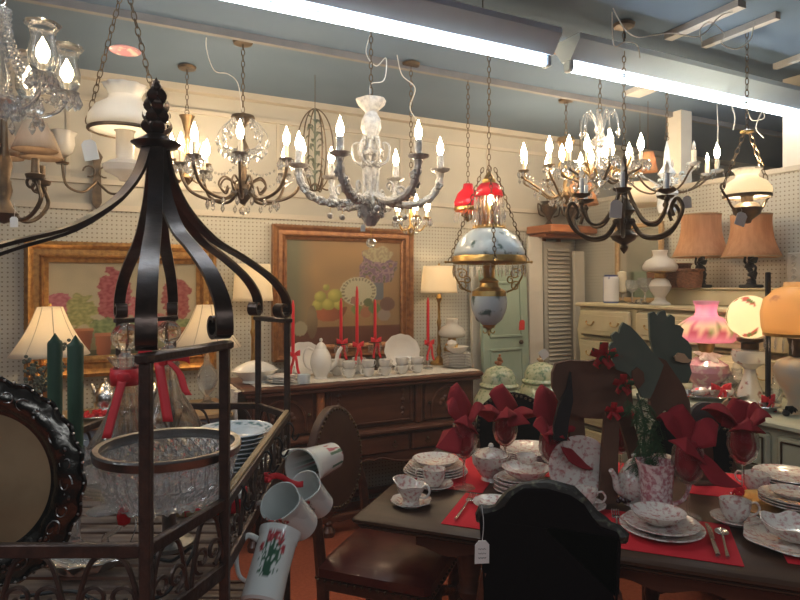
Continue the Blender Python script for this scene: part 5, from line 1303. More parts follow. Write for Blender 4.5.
# stack of blue-rimmed bowls
p = rk(235, 1.76)
def bluerim(q_):
    r = math.hypot(q_.x, q_.y); n = nz(q_.x, q_.y, 0, 90)
    if .088 < r < .101 and n > .05 and q_.z > .02: return (.12, .22, .24)
    if r < .05 and nz(q_.x, q_.y, 4, 40) > .15: return (.45, .30, .24)
    return (.66, .72, .74)
for i in range(9):
    mb = MB(); mb.lathe([(.0005, .004), (.04, .004), (.044, 0), (.048, .004)]+[(.05+.03*k_/8, .006+.016*k_/8) for k_ in range(9)]+[(.082+.027*k_/10, .024+.014*k_/10) for k_ in range(11)]+[(.107, .040)]+[(.107-.027*k_/10, .040-.014*k_/10) for k_ in range(11)]+[(.078-.03*k_/8, .024-.014*k_/8) for k_ in range(9)]+[(.02, .008), (.0005, .008)], 64)
    o = mb.build('soup_bowl', 'vc', None, p+V((0, 0, i*.0118)), col=bluerim)
    tag(o, 'white soup bowl with blue-green rim in the stack behind the crystal bowl', 'bowl', 'blue-rimmed bowls stacked on the rack')
# boxes right of the bowls
p = rk(217, 1.50)
tag(MB().box((0, 0, .016), (.14, .11, .03), ch=.002).build('flat_box', 'redglass' if False else 'redcloth', None, p, .2), 'flat red box lying on the slats beneath the blue-rimmed bowls', 'box')
t = thing('white_box', 'flat white card box lying on the red box under the bowls', 'box', p+V((.005, 0, .0315)), .25)
MB().box((0, 0, .008), (.12, .09, .016), ch=.002).build('box', 'paper', t); MB().box((0, 0, .0165), (.03, .012, .001)).build('dark_mark', 'cordb', t)
tag(MB().box((0, 0, .008), (.09, .03, .015), ch=.003).build('wood_block', 'woodl', None, rk(196, 1.45), .1), 'small tan wooden block lying beside the red box on the rack', 'block')
# ornate silver tray leaning on the left
t = thing('silver_tray', 'large ornate tarnished silver tray standing on edge at the far left', 'tray', (0, 0, 0), 0)
tm_c = V((-.752, 1.10, .955+.188)); rr = .198
t.location = tm_c; t.rotation_euler = (R(86), 0, 0); t.scale = (.93, .93, .93)
def trm(a, r, z_): return (r*(1+.018*cos(22*a)*(r > .19)), z_+(.0022*sin(11*a)*sin(9*a+1) if .14 < r < .19 else 0))
MB().lathe([(.132, .001), (.136, .003), (.140, .004)]+[(.142+.05*k_/12, .006+.012*sin(PI*k_/12)) for k_ in range(13)]+[(.199, .010), (.202, .006), (.198, 0), (.19, -.002), (.14, -.004), (.0005, -.004)], 120, mod=trm).build('rim', 'trayd', t, sharp=50)
MB().lathe([(.0005, .001), (.132, .001), (.1325, -.002)], 96).build('polished_centre', 'traym', t)
mb = MB(); nn = 12
for i in range(nn):
    a = 2*PI*i/nn; m_ = RZ(a) @ T(.168, 0, .0165)
    mb.tube([(.014*cos(x)*(1-x/9), .022*sin(x)*(1-x/9), 0) for x in [j*.45 for j in range(15)]], .0016, 5, m=m_)
    mb.tube([(-.012*cos(x)*(1-x/9), .04-.016*sin(x)*(1-x/9), 0) for x in [j*.45 for j in range(13)]], .0014, 5, m=m_)
    for j in range(4): mb.ball((.008*cos(j*1.6), -.026+.006*sin(j*1.6), 0), .0035, 6, (1, 1.5, .5), m=m_)
mb.build('relief_scrolls', 'silverd', t)
mb = MB()
for i in range(64): a = 2*PI*i/64; mb.ball((.2*cos(a), .2*sin(a), .009), .003, 6)
mb.build('beaded_edge', 'silverd', t)['kind'] = 'stuff'
# fluted silver dish, glass bits, cord
t = thing('silver_dish', 'fluted silver dish lying on the slats at the front of the rack', 'dish', rk(88, 1.17)+V((0, 0, .0)), .35)
MB().lathe([(.0005, .008), (.03, .006), (.036, 0), (.05, .012), (.066, .03), (.064, .032), (.03, .012), (.0005, .012)], 48, mod=lambda a, r, z_: (r*(1+.07*cos(16*a)*(r > .03)), z_)).build('dish', 'silver', t).scale = (1.1, .62, .8)
t = thing('glass_bird', 'small clear glass ornament with a curled neck under the crystal bowl', 'ornament', rk(112, 1.22), .4)
mb = MB(); mb.tube(smooth([(.05, .01, .012), (.02, 0, .014), (-.005, 0, .02), (-.012, 0, .045), (.012, 0, .06), (.03, 0, .09)]), [.012-.0003*i for i in range(31)], 10); mb.ball((.03, 0, .012), .014, 10, (1.8, 1, .8)); mb.build('body', 'glass', t)
t = thing('glass_drop', 'small red glass drop ornament hanging by the crystal bowl', 'ornament', rk(124, 1.2)+V((0, 0, .10)), 0)
MB().lathe([(.0005, -.028), (.012, -.02), (.014, -.004), (.008, .01), (.0005, .016)], 14).build('drop', 'redglass', t)
MB().tube(smooth([(0, 0, .015), (.02, .01, -.02), (.005, .01, -.07), (-.01, .01, -.099)]), .0012, 4).build('wire', 'silver', t)
tag(MB().tube(smooth([(-.50, 1.22, ZS+.006), (-.45, 1.20, ZS+.006), (-.40, 1.17, ZS+.045), (-.385, 1.13, ZS+.05), (-.40, 1.09, ZS+.02), (-.42, 1.06, ZS+.006), (-.50, 1.04, ZS+.006), (-.58, 1.08, ZS+.006), (-.66, 1.06, ZS+.006)], 8), .0035, 6).build('power_cord', 'cordb'), 'thin black power cord looping over the slats of the rack', 'cord')
t = thing('glass_compote', 'clear footed glass dish on the slats behind the green candles', 'dish', rk(104, 1.48), 0)
MB().lathe([(.0005, 0), (.04, 0), (.035, .005), (.008, .015), (.008, .05), (.03, .06), (.075, .085), (.078, .09), (.07, .087), (.028, .065), (.0005, .062)], 36, mod=lambda a, r, z_: (r*(1+.03*cos(12*a)*(r > .05)), z_)).build('dish', 'cutglass', t)
# ---------- jugs hanging outside the rail ----------
def botan(s0):
    def f(q_):
        # red carnation spray on one face (local -y side)
        a = math.atan2(-q_.x, q_.y); r = math.hypot(q_.x, q_.y)
        if s0 == 5 and q_.z < .075 and r > .02:
            n3 = nz(q_.x, q_.y, q_.z, 75)
            return (.05, .16, .10) if n3 > .16 else ((.45, .12, .14) if n3 < -.32 else (.66, .70, .67))
        if abs(a) > .95 or not (.05 < q_.z < .17): return (.66, .70, .67)
        u = a/.95; v = (q_.z-.05)/.12; n = nz(u*2+s0, v*2, s0, 3.1); n2 = nz(u+s0, v, 7, 16)
        for cu, cv, rr_ in ((-.25, .86, .19), (.1, .92, .15), (.38, .84, .19), (-.62, .62, .14), (.6, .62, .12)):
            d_ = math.hypot((u-cu), (v-cv)*1.1)
            if d_ < rr_ and n2 > -.22: return (.34, .035, .045) if n2 < .12 else (.50, .12, .12)
        for cu, sl in ((-.25, .30), (.1, .05), (.35, -.25), (-.5, .65), (.55, -.55)):
            xx = cu*v+ sl*0 + .16*sin(5*v+cu*9)*(1-v)
            if abs(u-xx) < .055 and v < .85: return (.035, .10, .06)
        if v < .6 and n2 > .14 and abs(u) < .7*(1-abs(v-.35)): return (.06, .14, .08)
        return (.66, .70, .67)
    return f
def jug(label, c, axis, roll, s=1, seed=0, H=.19, rb=.052, rt=.058, straight=True, group='white jugs hanging on the rack rail'):
    # c: centre of the base, axis: base -> mouth
    z_ = V(axis).normalized(); hx = V((-1, 0, 0)) if roll is None else V(roll); x = (hx-z_*hx.dot(z_)).normalized(); y = z_.cross(x)
    m_ = Mx((( x.x, y.x, z_.x), (x.y, y.y, z_.y), (x.z, y.z, z_.z))).to_euler()
    t = thing('jug', label, 'jug', c, 0, group, rot=tuple(m_)); t.scale = (s, s, s)
    pr = [(.0005, .004), (rb*.8, .004), (rb*.84, 0), (rb, .006)]+[(rb+(rt*.93-rb)*k_/20-.004*sin(PI*k_/20)*0, .008+(H-.03)*k_/20) for k_ in range(21)]+[(rt, H-.012), (rt*1.02, H), (rt*.96, H), (rt*.9, H-.02), (rb*.92, .02), (.0005, .012)]
    # refine angularly for the pattern; handle on +x, spout on -x
    MB().lathe(pr, 96, mod=lambda a, r, zz: (r*(1+.16*max(0, -cos(a))**9*(zz > H-.03)), zz)).build('body', 'vc', t, col=botan(seed))
    MB().tube(smooth([(rt*.93, 0, H-.03), (rt+.028, 0, H-.025), (rt+.042, 0, H*.62), (rt+.022, 0, H*.34), (rb*.95, 0, H*.26)]), [.0085-.00015*i for i in range(25)], 10).build('handle', 'jugw', t)
    return t
M['jugw'] = mat('jug_white', (.66, .70, .67), .2, coat=.5, vary=(8, (.62, .66, .63), .4, .7))
def jugm(label, mpx, mpy, Y, axis, s, seed, H, rb, rt):
    ax = V(axis).normalized(); jug(label, PX(mpx, mpy, Y)-ax*H*s, ax, (-1, .1, .25), s, seed, H, rb, rt)
jugm('white jug with red flowers hanging lowest and nearest on the rack rail', 279, 531, 1.38, (.075, .50, .50), .84, 0, .185, .052, .052)
jugm('plain white jug hanging mouth-out in the middle of the rack rail', 279, 501, 1.46, (-.35, -.62, .7), .88, 9, .15, .046, .056)
jugm('white jug hanging partly behind the middle one, with a red ribbon', 303, 486, 1.60, (-.35, -.62, .7), .8, 11, .14, .046, .056)
jugm('white jug with small green flowers hanging farthest back on the rail', 301, 469, 1.78, (-.45, -.88, .02), 1.0, 5, .17, .042, .058)
t = thing('ribbon', 'red ribbon tied round the handles of the hanging white jugs', 'ribbon', PX(284, 479, 1.60), .1)
mb = MB(); mb.sheet(lambda u, v: (-.05+.10*u, .01*sin(6*u), .008*sin(5*u)-.006*u+(v-.5)*.016), 14, 2)
mb.sheet(lambda u, v: (-.04+.01*sin(6*u)+(v-.5)*.015, -.004, .02*u), 6, 2); mb.ball((-.04, 0, 0), .008, 8); mb.build('band', 'red', t, solid=.0015)
# hooks for the jugs
for px, Y in ((236, 1.30), (262, 1.56), (270, 1.70), (280, 1.88)):
    p = V((-.35, Y, ZR-.012)); tag(MB().tube(smooth([(0, 0, .01), (.012, 0, .012), (.022, 0, -.005), (.018, 0, -.03), (.028, 0, -.038), (.04, 0, -.02)]), .0028, 6).build('hook', 'black', None, p), 'small black hook on the rack rail holding a white jug', 'hook', 'jug hooks on the rack rail')
# botanical jug fragment below
# ---------- chandeliers ----------
def flame(m='bulb', s=1.): return MB().lathe([(.0005, 0), (.006*s, .003*s), (.0105*s, .016*s), (.0095*s, .028*s), (.005*s, .042*s), (.0006, .056*s)], 12).build('bulb', m)
def chandelier(label, px, Y, ytip, z_of, arms, body, bm, am, armp, ar=.007, ch=.07, cr=.009, cm='ivoryc', cup=.03, cupm=None, drops=0, dsrc=None, lit=None, bs=1., top=None, phase=0, r=.3, group=None, extra=None, name='chandelier', topz=None, f=1., hook=True, armfn=None, twist=0, hur=False, chainm='brassd', dr_body=0):
    # body: lathe profile (r,z) with z relative to the thing; armp: (r,z) list ending under the cup
    body = [(r_*f, z_) for r_, z_ in body]; armp = [(r_*f, z_) for r_, z_ in armp]; ch *= f; cup *= f; bs *= f; ar *= f; cr *= f
    x = (px-400)/F*Y; t = thing(name, label, 'chandelier', (x, Y, z_of), 0, group)
    MB().lathe(body, 28, mod=twist or None).build('body', bm, t)
    if armfn is None:
        a = MB(); P = smooth([(q[0], 0, q[1]) for q in armp], 6); a.tube(P, ar, 7)
    else: a = armfn()
    ao = a.build('arm', am, t)
    er, ez = armp[-1]
    c = MB().lathe([(.0005, ez-.006), (cup*.35, ez-.004), (cup*.9, ez+.006), (cup, ez+.014), (cup*.92, ez+.014), (cup*.4, ez+.004), (.0005, ez+.004)], 20, T(er, 0, 0), mod=None).build('drip_pan', cupm or am, ao)
    s = MB().tube([(er, 0, ez), (er, 0, ez+ch)], cr, 10).build('candle_sleeve', cm, ao)
    b = flame('bulb' if lit is None or lit[0] else 'bulboff', bs); b.parent = ao; b.location = (er, 0, ez+ch)
    if hur:
        MB().lathe([(.022, 0), (.036, .03), (.038, .06), (.03, .10), (.034, .125), (.046, .145)], 28, mod=lambda a_, r_, z_: (r_*(1+.05*cos(8*a_)*(z_ > .13)), z_)).build('hurricane_glass', 'glass', ao, (er, 0, ez+.01), solid=.0015)
    for k in range(drops):
        a_ = 2*PI*k/drops; drop(ao, (er+cup*.95*cos(a_), cup*.95*sin(a_), ez+.008), dsrc or DROP)
    ao.rotation_euler = (0, 0, R(arms[0]+phase))
    for i, ang in enumerate(arms[1:], 1):
        o = cp(ao, t, rz=R(ang+phase))
        if lit is not None:
            for ch_ in o.children:
                if ch_.name.startswith('bulb'): 
                    if not lit[i]: ch_.data = b_off
                    else: ch_.data = b_on
    zt = topz if topz is not None else body[-1][1]
    if hook:
        MB().tube([(.012*cos(q), 0, zt+.010+.012*sin(q)) for q in [2*PI*k/12 for k in range(12)]], .0025, 5, True).build('loop', chainm, t)
        chain_mb((0, 0, zt+.022), (0, 0, CEIL-z_of-.02), .034, .002, .008).build('chain', chainm, t)
        MB().lathe([(.0005, 0), (.045, .0), (.05, .012), (.035, .02), (.0005, .02)], 24).build('canopy', 'brassd', t, (0, 0, CEIL-z_of-.0205))
    return t
M['ivoryc'] = mat('ivory_sleeve', (.75, .66, .5), .5, vary=(30, (.68, .58, .42), .4, .7))
M['whitebl'] = mat('blue_white_porcelain', (.70, .74, .78), .25, coat=.4, vary=(20, (.45, .55, .66), .48, .7))
_o = flame('bulb'); b_on = _o.data; bpy.data.objects.remove(_o)
_o = flame('bulboff'); b_off = _o.data; bpy.data.objects.remove(_o)
six = [0, 60, 120, 180, 240, 300]
# 1 white flower-encrusted ceramic chandelier
Y = 2.70; zb = zp(226, Y); k = lambda y: zp(y, Y)-zb
def whitearm():
    mb = MB(); P = smooth([(.04, 0, k(196)), (.10, 0, k(203)), (.18, 0, k(204)), (.26, 0, k(198)), (.305, 0, k(184)), (.315, 0, k(170))], 6)
    mb.tube(P, [.0165+.003*sin(i*1.8) for i in range(len(P))], 8)
    for i in range(3, len(P)-5, 3): 
        for j in range(5): a = j*1.26; mb.ball(P[i]+V((.012*cos(a), .018*(1 if i % 8 else -1), .012*sin(a))), .009, 6)
    mb.tube([(q[0]*1+.0, 0, q[2]) for q in spiral((.13, k(190)), .026, .008, -1.2, 5, 14)], .006, 6)
    return mb
body1 = [(.0005, 0), (.02, .0), (.04, k(219)), (.058, k(211)), (.062, k(205)), (.04, k(199)), (.03, k(194)), (.022, k(190)), (.03, k(182)), (.038, k(172)), (.035, k(164)), (.03, k(161)), (.05, k(156)), (.05, k(153)), (.028, k(150)), (.022, k(143)), (.028, k(137)), (.045, k(128)), (.042, k(120)), (.026, k(113)), (.03, k(111)), (.062, k(104)), (.066, k(100)), (.05, k(98.5)), (.0005, k(99))]
t = chandelier('large white flower-encrusted ceramic chandelier with lit candle bulbs, centre of the photo', 371, Y, 0, zb, six, body1, 'white', 'white', [(.04, k(196)), (.315, k(170))], ch=.075, cr=.016, cm='white', cup=.045, bs=1.5, phase=10, armfn=whitearm, twist=lambda a, r, z_: (r*(1+.05*cos(6*a+z_*30)*(z_ > .1)), z_))
for i in range(6):                                       # leaf scrolls on the stem
    a = i*PI/3; MB().tube(smooth([(.03, 0, k(166)), (.075, 0, k(160)), (.08, 0, k(146)), (.055, 0, k(143)), (.06, 0, k(150))]), [.008-.0002*j for j in range(25)], 6).build('scroll', 'white', t, rz=a)
    mb = MB()
    for yy, rr in ((165, .036), (154, .05), (140, .03), (207, .06), (214, .052)):
        for j in range(5): b_ = j*1.256; mb.ball((rr+.004, .011*cos(b_), k(yy)+.011*sin(b_)), .0075, 6)
        mb.ball((rr+.009, 0, k(yy)), .006, 6)
    mb.tube([(.05, 0, k(216)), (.034, 0, k(190)), (.034, 0, k(165)), (.048, 0, k(154)), (.03, 0, k(138))], .007, 6)
    mb.build('applied_flowers', 'white', t, rz=a+.5)
MB().ball((0, 0, 0), .022, 10).build('crystal_ball', 'crystal', t, (0, 0, k(243)), sharp=10); MB().tube([(0, 0, k(239)), (0, 0, 0)], .0015, 4).build('wire', 'brass', t)
for a in six[::2]:
    for rr, yy in ((.2, 214), (.14, 216)):
        x_, y_ = rr*cos(R(a+40)), rr*sin(R(a+40)); MB().ball((0, 0, 0), .014, 10).build('flower_pendant', 'white', t, (x_, y_, k(yy))); MB().tube([(0, 0, .01), (0, 0, k(204)-k(yy))], .001, 4).build('wire', 'brass', t, (x_, y_, k(yy)))
tagcard('small white tag hanging under the white ceramic chandelier', 363, 228, 2.68, .02, .03, up=.05)
# 2 brass and crystal chandelier, left
Y = 3.0; zb = zp(213, Y); k = lambda y: zp(y, Y)-zb
body2 = [(.0005, k(205)), (.012, k(204)), (.04, k(197)), (.05, k(190)), (.035, k(184)), (.014, k(180)), (.02, k(172)), (.012, k(162)), (.025, k(154)), (.03, k(148)), (.012, k(140)), (.01, k(128)), (.03, k(122)), (.06, k(119)), (.055, k(116)), (.0005, k(117))]
arm2 = [(.03, k(190)), (.09, k(200)), (.17, k(200)), (.25, k(192)), (.29, k(176)), (.29, k(168))]
t = chandelier('bronze crystal chandelier with many lit candle bulbs, left of the white ceramic one', 243, Y, 0, zb, [0, 45, 90, 135, 180, 225, 270, 315], body2, 'brassd', 'brassd', arm2, ar=.008, ch=.075, cup=.036, cupm='silverd', drops=8, dsrc=BDROP, bs=1.6, phase=12, cr=.01)
for i in range(8):
    a = i*PI/4+.2; ca = MB().tube(smooth([(.02, 0, k(150)), (.09, 0, k(150)), (.12, 0, k(136)), (.07, 0, k(122)), (.03, 0, k(120))]), .003, 5).build('crystal_arm', 'crystal', t, rz=a)
    for rr, yy in ((.09, 150), (.12, 138), (.055, 119), (.11, 146), (.09, 128), (.05, 150)): drop(ca, (rr, 0, k(yy)), BDROP)
for i in range(16): a = i*PI/8+.1; drop(t, (.17*cos(a), .17*sin(a), k(201)), BDROP)
for i in range(10): a = i*PI/5; drop(t, (.03*cos(a), .03*sin(a), k(148)), BDROP)
for i in range(12): a = i*PI/6; drop(t, (.05*cos(a), .05*sin(a), k(188)), BDROP)
MB().ball((0, 0, 0), .022, 8).build('crystal_ball', 'crystal', t, (0, 0, k(211)), sharp=10); MB().tube([(0, 0, k(209)), (0, 0, k(203))], .0015, 4).build('wire', 'brass', t)
for i in range(8):                                      # swags of crystal beads between the arms
    a0 = R(12+45*i); a1 = R(57+45*i); mb = MB()
    for j in range(13):
        q = j/12; a = a0+(a1-a0)*q; rr = .27-.05*sin(PI*q); mb.ball((rr*cos(a), rr*sin(a), k(172)-.05*sin(PI*q)), .0065, 6)
    mb.build('bead_swag', 'crystal', t, sharp=10)
for i in range(8):
    a = R(34+45*i); MB().tube(smooth([(.03, 0, k(185)), (.09, 0, k(178)), (.12, 0, k(186)), (.09, 0, k(193)), (.075, 0, k(187))]), .005, 6).build('scroll', 'brassd', t, rz=a)
# 2b smaller brass one behind it
Y = 3.35; zb = zp(186, Y); k = lambda y: zp(y, Y)-zb
body3 = [(.0005, 0), (.02, k(183)), (.035, k(178)), (.015, k(172)), (.01, k(160)), (.02, k(150)), (.01, k(135)), (.03, k(120)), (.042, k(116)), (.0005, k(114))]
t = chandelier('small brass chandelier with brass crown just right of the rack finial', 187, Y, 0, zb, [0, 72, 144, 216, 288], body3, 'brassm', 'brassm', [(.02, k(178)), (.06, k(182)), (.10, k(172)), (.105, k(165))], ar=.005, ch=.06, cup=.026, drops=6, dsrc=BDROP, bs=1.7, phase=25)
# 0 crystal chandelier with hurricane glasses, far left near
Y = 1.78; zb = zp(118, Y); k = lambda y: zp(y, Y)-zb
body0 = [(.0005, 0), (.02, k(116)), (.045, k(108)), (.05, k(102)), (.02, k(96)), (.012, k(88)), (.02, k(78)), (.01, k(60)), (.02, k(45)), (.03, k(32)), (.02, k(24)), (.01, k(10)), (.0005, k(5))]
t = chandelier('crystal chandelier with ruffled hurricane glasses at the top left corner', 2, Y, 0, zb, six, body0, 'crystal', 'crystal', [(.02, k(105)), (.08, k(112)), (.14, k(104)), (.165, k(92)), (.168, k(86))], ar=.006, ch=.045, cup=.036, cupm='crystal', drops=10, dsrc=BDROP, bs=1.25, phase=-22, hur=True, chainm='silver')
for i in range(16): a = i*PI/8; drop(t, (.05*cos(a), .05*sin(a), k(103)), BDROP)
for i in range(8):
    a = i*PI/4+.3; mb = MB(); P = smooth([(.02, 0, k(10)), (.024, 0, k(35)), (.05, 0, k(60)), (.09, 0, k(85)), (.155, 0, k(90))], 5)
    for q in P: mb.ball(q, .0068, 8)
    mb.build('bead_string', 'crystal', t, rz=a, sharp=10)
for i in range(10): a = i*PI/5; x_, y_ = .1*cos(a), .1*sin(a); drop(t, (x_, y_, k(112)+.0), BDROP)
# small 3-light crystal chandelier below right of the white one
Y = 3.3; zb = zp(238, Y); k = lambda y: zp(y, Y)-zb
body4 = [(.0005, 0), (.012, k(234)), (.02, k(229)), (.008, k(224)), (.012, k(217)), (.006, k(210)), (.02, k(204)), (.0005, k(202))]
t = chandelier('tiny brass and crystal chandelier hanging before the right edge of the still life', 411, Y, 0, zb, [0, 72, 144, 216, 288], body4, 'brass', 'brass', [(.01, k(228)), (.05, k(231)), (.08, k(224)), (.088, k(220))], ar=.0045, ch=.045, cup=.022, drops=7, dsrc=BDROP, bs=1.5, phase=0)
for i in range(8): a = i*PI/4; drop(t, (.035*cos(a), .035*sin(a), k(226)), BDROP)
# 4 brass crystal chandelier right
Y = 3.95; zb = zp(205, Y); k = lambda y: zp(y, Y)-zb
body5 = [(.0005, 0), (.018, k(202)), (.035, k(196)), (.02, k(188)), (.012, k(180)), (.025, k(170)), (.012, k(158)), (.02, k(148)), (.05, k(142)), (.045, k(138)), (.0005, k(136))]
arm5 = [(.02, k(192)), (.08, k(198)), (.15, k(190)), (.20, k(184)), (.235, k(180)), (.24, k(174))]
t = chandelier('brass chandelier with glass drops and lit bulbs, right of the hanging parlor lamp', 566, Y, 0, zb, [0, 45, 90, 135, 180, 225, 270, 315], body5, 'brassm', 'brassm', arm5, ar=.006, ch=.07, cup=.03, drops=6, dsrc=BDROP, bs=1.6, phase=10, f=1.2)
for i in range(16): a = i*PI/8; drop(t, (.2*cos(a), .2*sin(a), k(190)), BDROP); drop(t, (.10*cos(a), .10*sin(a), k(199)), BDROP)
for i in range(8):
    a0 = R(10+45*i); a1 = R(55+45*i); mb = MB()
    for j in range(11):
        q = j/10; a = a0+(a1-a0)*q; rr = .27-.05*sin(PI*q); mb.ball((rr*cos(a), rr*sin(a), k(176)-.06*sin(PI*q)), .008, 6)
    mb.build('bead_swag', 'crystal', t, sharp=10)
# 5 crystal frond chandelier
Y = 3.35; zb = zp(188, Y); k = lambda y: zp(y, Y)-zb
body6 = [(.0005, 0), (.02, k(185)), (.05, k(178)), (.055, k(172)), (.02, k(166)), (.02, k(150)), (.045, k(142)), (.02, k(135)), (.012, k(120)), (.0005, k(112))]
t = chandelier('crystal chandelier with arching glass fronds above the iron scroll chandelier', 600, Y, 0, zb, six, body6, 'crystal', 'brassd', [(.03, k(176)), (.08, k(182)), (.14, k(176)), (.185, k(172)), (.19, k(168))], ar=.007, ch=.06, cup=.042, cupm='crystal', drops=8, dsrc=BDROP, bs=1.5, phase=25, f=1.13)
for i in range(9):
    a = i*2*PI/9; ca = MB().tube(smooth([(.012, 0, k(140)), (.03, 0, k(122)), (.07, 0, k(112)), (.095, 0, k(120)), (.10, 0, k(130))]), .004, 6).build('crystal_frond', 'crystal', t, rz=a)
    drop(ca, (.10, 0, k(130)), BDROP); drop(ca, (.07, 0, k(113)), DROP)
lamp(t, (0, 0, k(150)), .3, size=.01)
for i in range(6):
    a = R(55+60*i); MB().tube(smooth([(.04, 0, k(178)), (.10, 0, k(170)), (.16, 0, k(178)), (.20, 0, k(172)), (.22, 0, k(164)), (.20, 0, k(160))]), .0055, 6).build('brass_scroll', 'brass', t, rz=a)
    mb = MB()
    for j in range(9): q = j/8; b_ = a-.5+q; mb.ball((.17*cos(b_), .17*sin(b_), k(176)-.05*sin(PI*q)), .008, 6)
    mb.build('bead_swag', 'crystal', t, sharp=10)
# 6 iron scroll chandelier
Y = 2.8; zb = zp(254, Y); k = lambda y: zp(y, Y)-zb
body7 = [(.0005, 0), (.012, k(251)), (.02, k(248)), (.012, k(245)), (.05, k(240)), (.062, k(236)), (.05, k(233)), (.028, k(230)), (.035, k(225)), (.03, k(216)), (.05, k(211)), (.03, k(205)), (.016, k(198)), (.012, k(185)), (.02, k(178)), (.012, k(165)), (.0005, k(150))]
def scrollarm():
    mb = MB(); mb.tube(smooth([(.04, 0, k(222)), (.09, 0, k(236)), (.17, 0, k(238)), (.24, 0, k(230)), (.275, 0, k(214)), (.25, 0, k(204)), (.225, 0, k(212)), (.235, 0, k(220))], 6), .0085, 8)
    mb.tube(smooth([(.02, 0, k(190)), (.05, 0, k(205)), (.10, 0, k(222)), (.16, 0, k(224)), (.20, 0, k(212)), (.205, 0, k(200))], 6), .0075, 7)
    mb.ball((.205, 0, k(204)), .014, 8); mb.ball((.04, 0, k(222)), .016, 8); return mb
t = chandelier('dark bronze iron chandelier with big scrolled arms, right of centre', 624, Y, 0, zb, [0, 60, 120, 180, 240, 300], body7, 'brassd', 'brassd', [(.04, k(222)), (.205, k(198))], ch=.085, cr=.011, cm='whitebl', cup=.04, lit=[0, 0, 0, 0, 0, 0], armfn=scrollarm, phase=8)
tagcard('large white price tag hanging on the iron scroll chandelier', 616, 209, 2.45, .052, .072, up=.05, rzz=.05)
# 7 pale porcelain chandelier
Y = 3.7; zb = zp(214, Y); k = lambda y: zp(y, Y)-zb
body8 = [(.0005, 0), (.04, k(213)), (.048, k(206)), (.045, k(197)), (.055, k(194)), (.05, k(191)), (.02, k(188)), (.02, k(180)), (.045, k(174)), (.02, k(166)), (.012, k(150)), (.0005, k(140))]
t = chandelier('pale blue and white porcelain chandelier with wire flowers below the far ceiling post', 667, Y, 0, zb, [0, 24, 72, 144, 216, 288], body8, 'whitebl', 'brassd', [(.02, k(186)), (.07, k(192)), (.14, k(188)), (.20, k(178)), (.235, k(174))], ar=.005, ch=.07, cr=.011, cm='ivoryc', cup=.032, cupm='whitebl', drops=3, dsrc=DROP, bs=1.4, phase=-12, f=1.19, lit=[1, 1, 0, 0, 0, 0])
for i in range(10):
    a = i*PI/5+.2; mb = MB(); l = .10+.05*(i % 3); mb.tube(smooth([(.02, 0, k(188)), (l*.6, 0, k(180)), (l, 0, k(172+(i % 4)*5))]), .002, 5)
    for j in range(5): b_ = j*1.256; mb.ball((l+.010*cos(b_), .010*sin(b_), k(172+(i % 4)*5)), .008, 6)
    mb.build('wire_flower', 'whitebl' if i % 3 else 'bluefl', t, rz=a)
tagcard('white price tag hanging from the porcelain chandelier, left of the lit oil lamp', 687, 202, 2.9, .045, .058, up=.04, rzz=-.1)

# ---------- hanging parlor lamp with painted glass ----------
Y = 3.08; sc = Y/F; x = (489-400)/F*Y; zb = zp(336, Y); k = lambda y: zp(y, Y)-zb
t = thing('hanging_parlor_lamp', 'ornate brass hanging lamp with flowered blue glass shade and round blue font', 'hanging lamp', (x, Y, zb), 0)
MB().lathe([(.0005, k(327)), (.025, k(326)), (.065, k(320)), (.088, k(309)), (.092, k(301)), (.085, k(294)), (.0005, k(292))], 40).build('font', 'bluefl', t)
MB().lathe([(.0005, k(297)), (.088, k(296)), (.085, k(291)), (.05, k(287)), (.045, k(283)), (.05, k(281)), (.028, k(278)), (.028, k(268)), (.035, k(266)), (.0005, k(262))], 32).build('burner', 'brass', t)
MB().lathe([(.0005, k(336)), (.008, k(334)), (.005, k(330)), (.03, k(327)), (.035, k(324)), (.0005, k(324))], 20).build('bottom_finial', 'brass', t)
for a in (0, PI): MB().tube([(q[0], 0, q[2]) for q in spiral((.022, k(331)), .018, .006, 1.2, 6.5, 14)], .003, 5).build('finial_scroll', 'brass', t, rz=a)
MB().lathe([(.178, k(259)), (.176, k(252)), (.16, k(244)), (.13, k(236)), (.095, k(231)), (.08, k(229))], 48).build('glass_shade', 'bluefl', t, solid=.003)
MB().lathe([(.18, k(264)), (.19, k(262)), (.188, k(259)), (.182, k(256)), (.176, k(257)), (.176, k(263)), (.18, k(264))], 48).build('shade_ring', 'brass', t)
mb = MB(); mb.lathe([(.08, k(230)), (.085, k(228)), (.08, k(226))], 32)
for i in range(24): a = 2*PI*i/24; mb.add([(.083*cos(a-.1), .083*sin(a-.1), k(228)), (.083*cos(a+.1), .083*sin(a+.1), k(228)), (.088*cos(a), .088*sin(a), k(223))], [(0, 1, 2)])
mb.build('crown', 'brass', t)
MB().lathe([(.055, k(228)), (.055, k(196)), (.05, k(190))], 32).build('chimney', 'glass', t, solid=.002)
MB().lathe([(.03, k(226)), (.03, k(214)), (.035, k(212)), (.028, k(206)), (.028, k(186)), (.034, k(184)), (.034, k(180)), (.0005, k(180))], 24).build('brass_tube', 'brass', t)
MB().lathe([(.0005, k(172)), (.006, k(172)), (.02, k(176)), (.028, k(179))], 24).build('smoke_bell', 'brass', t)
_b = flame('bulb', 1.3); _b.parent = t; _b.location = (0, -.045, k(206))
MB().lathe([(.072, k(197)), (.06, k(188)), (.045, k(184))], 32).build('upper_ring', 'cran', t, solid=.002)
for i in range(30): a = 2*PI*i/30; drop(t, (.18*cos(a), .18*sin(a), k(264)), PRISM)
for i in range(22):
    a = 2*PI*i/22; drop(t, (.072*cos(a), .072*sin(a), k(196)), PRISM); drop(t, (.080*cos(a+.1), .080*sin(a+.1), k(209)), PRISM)
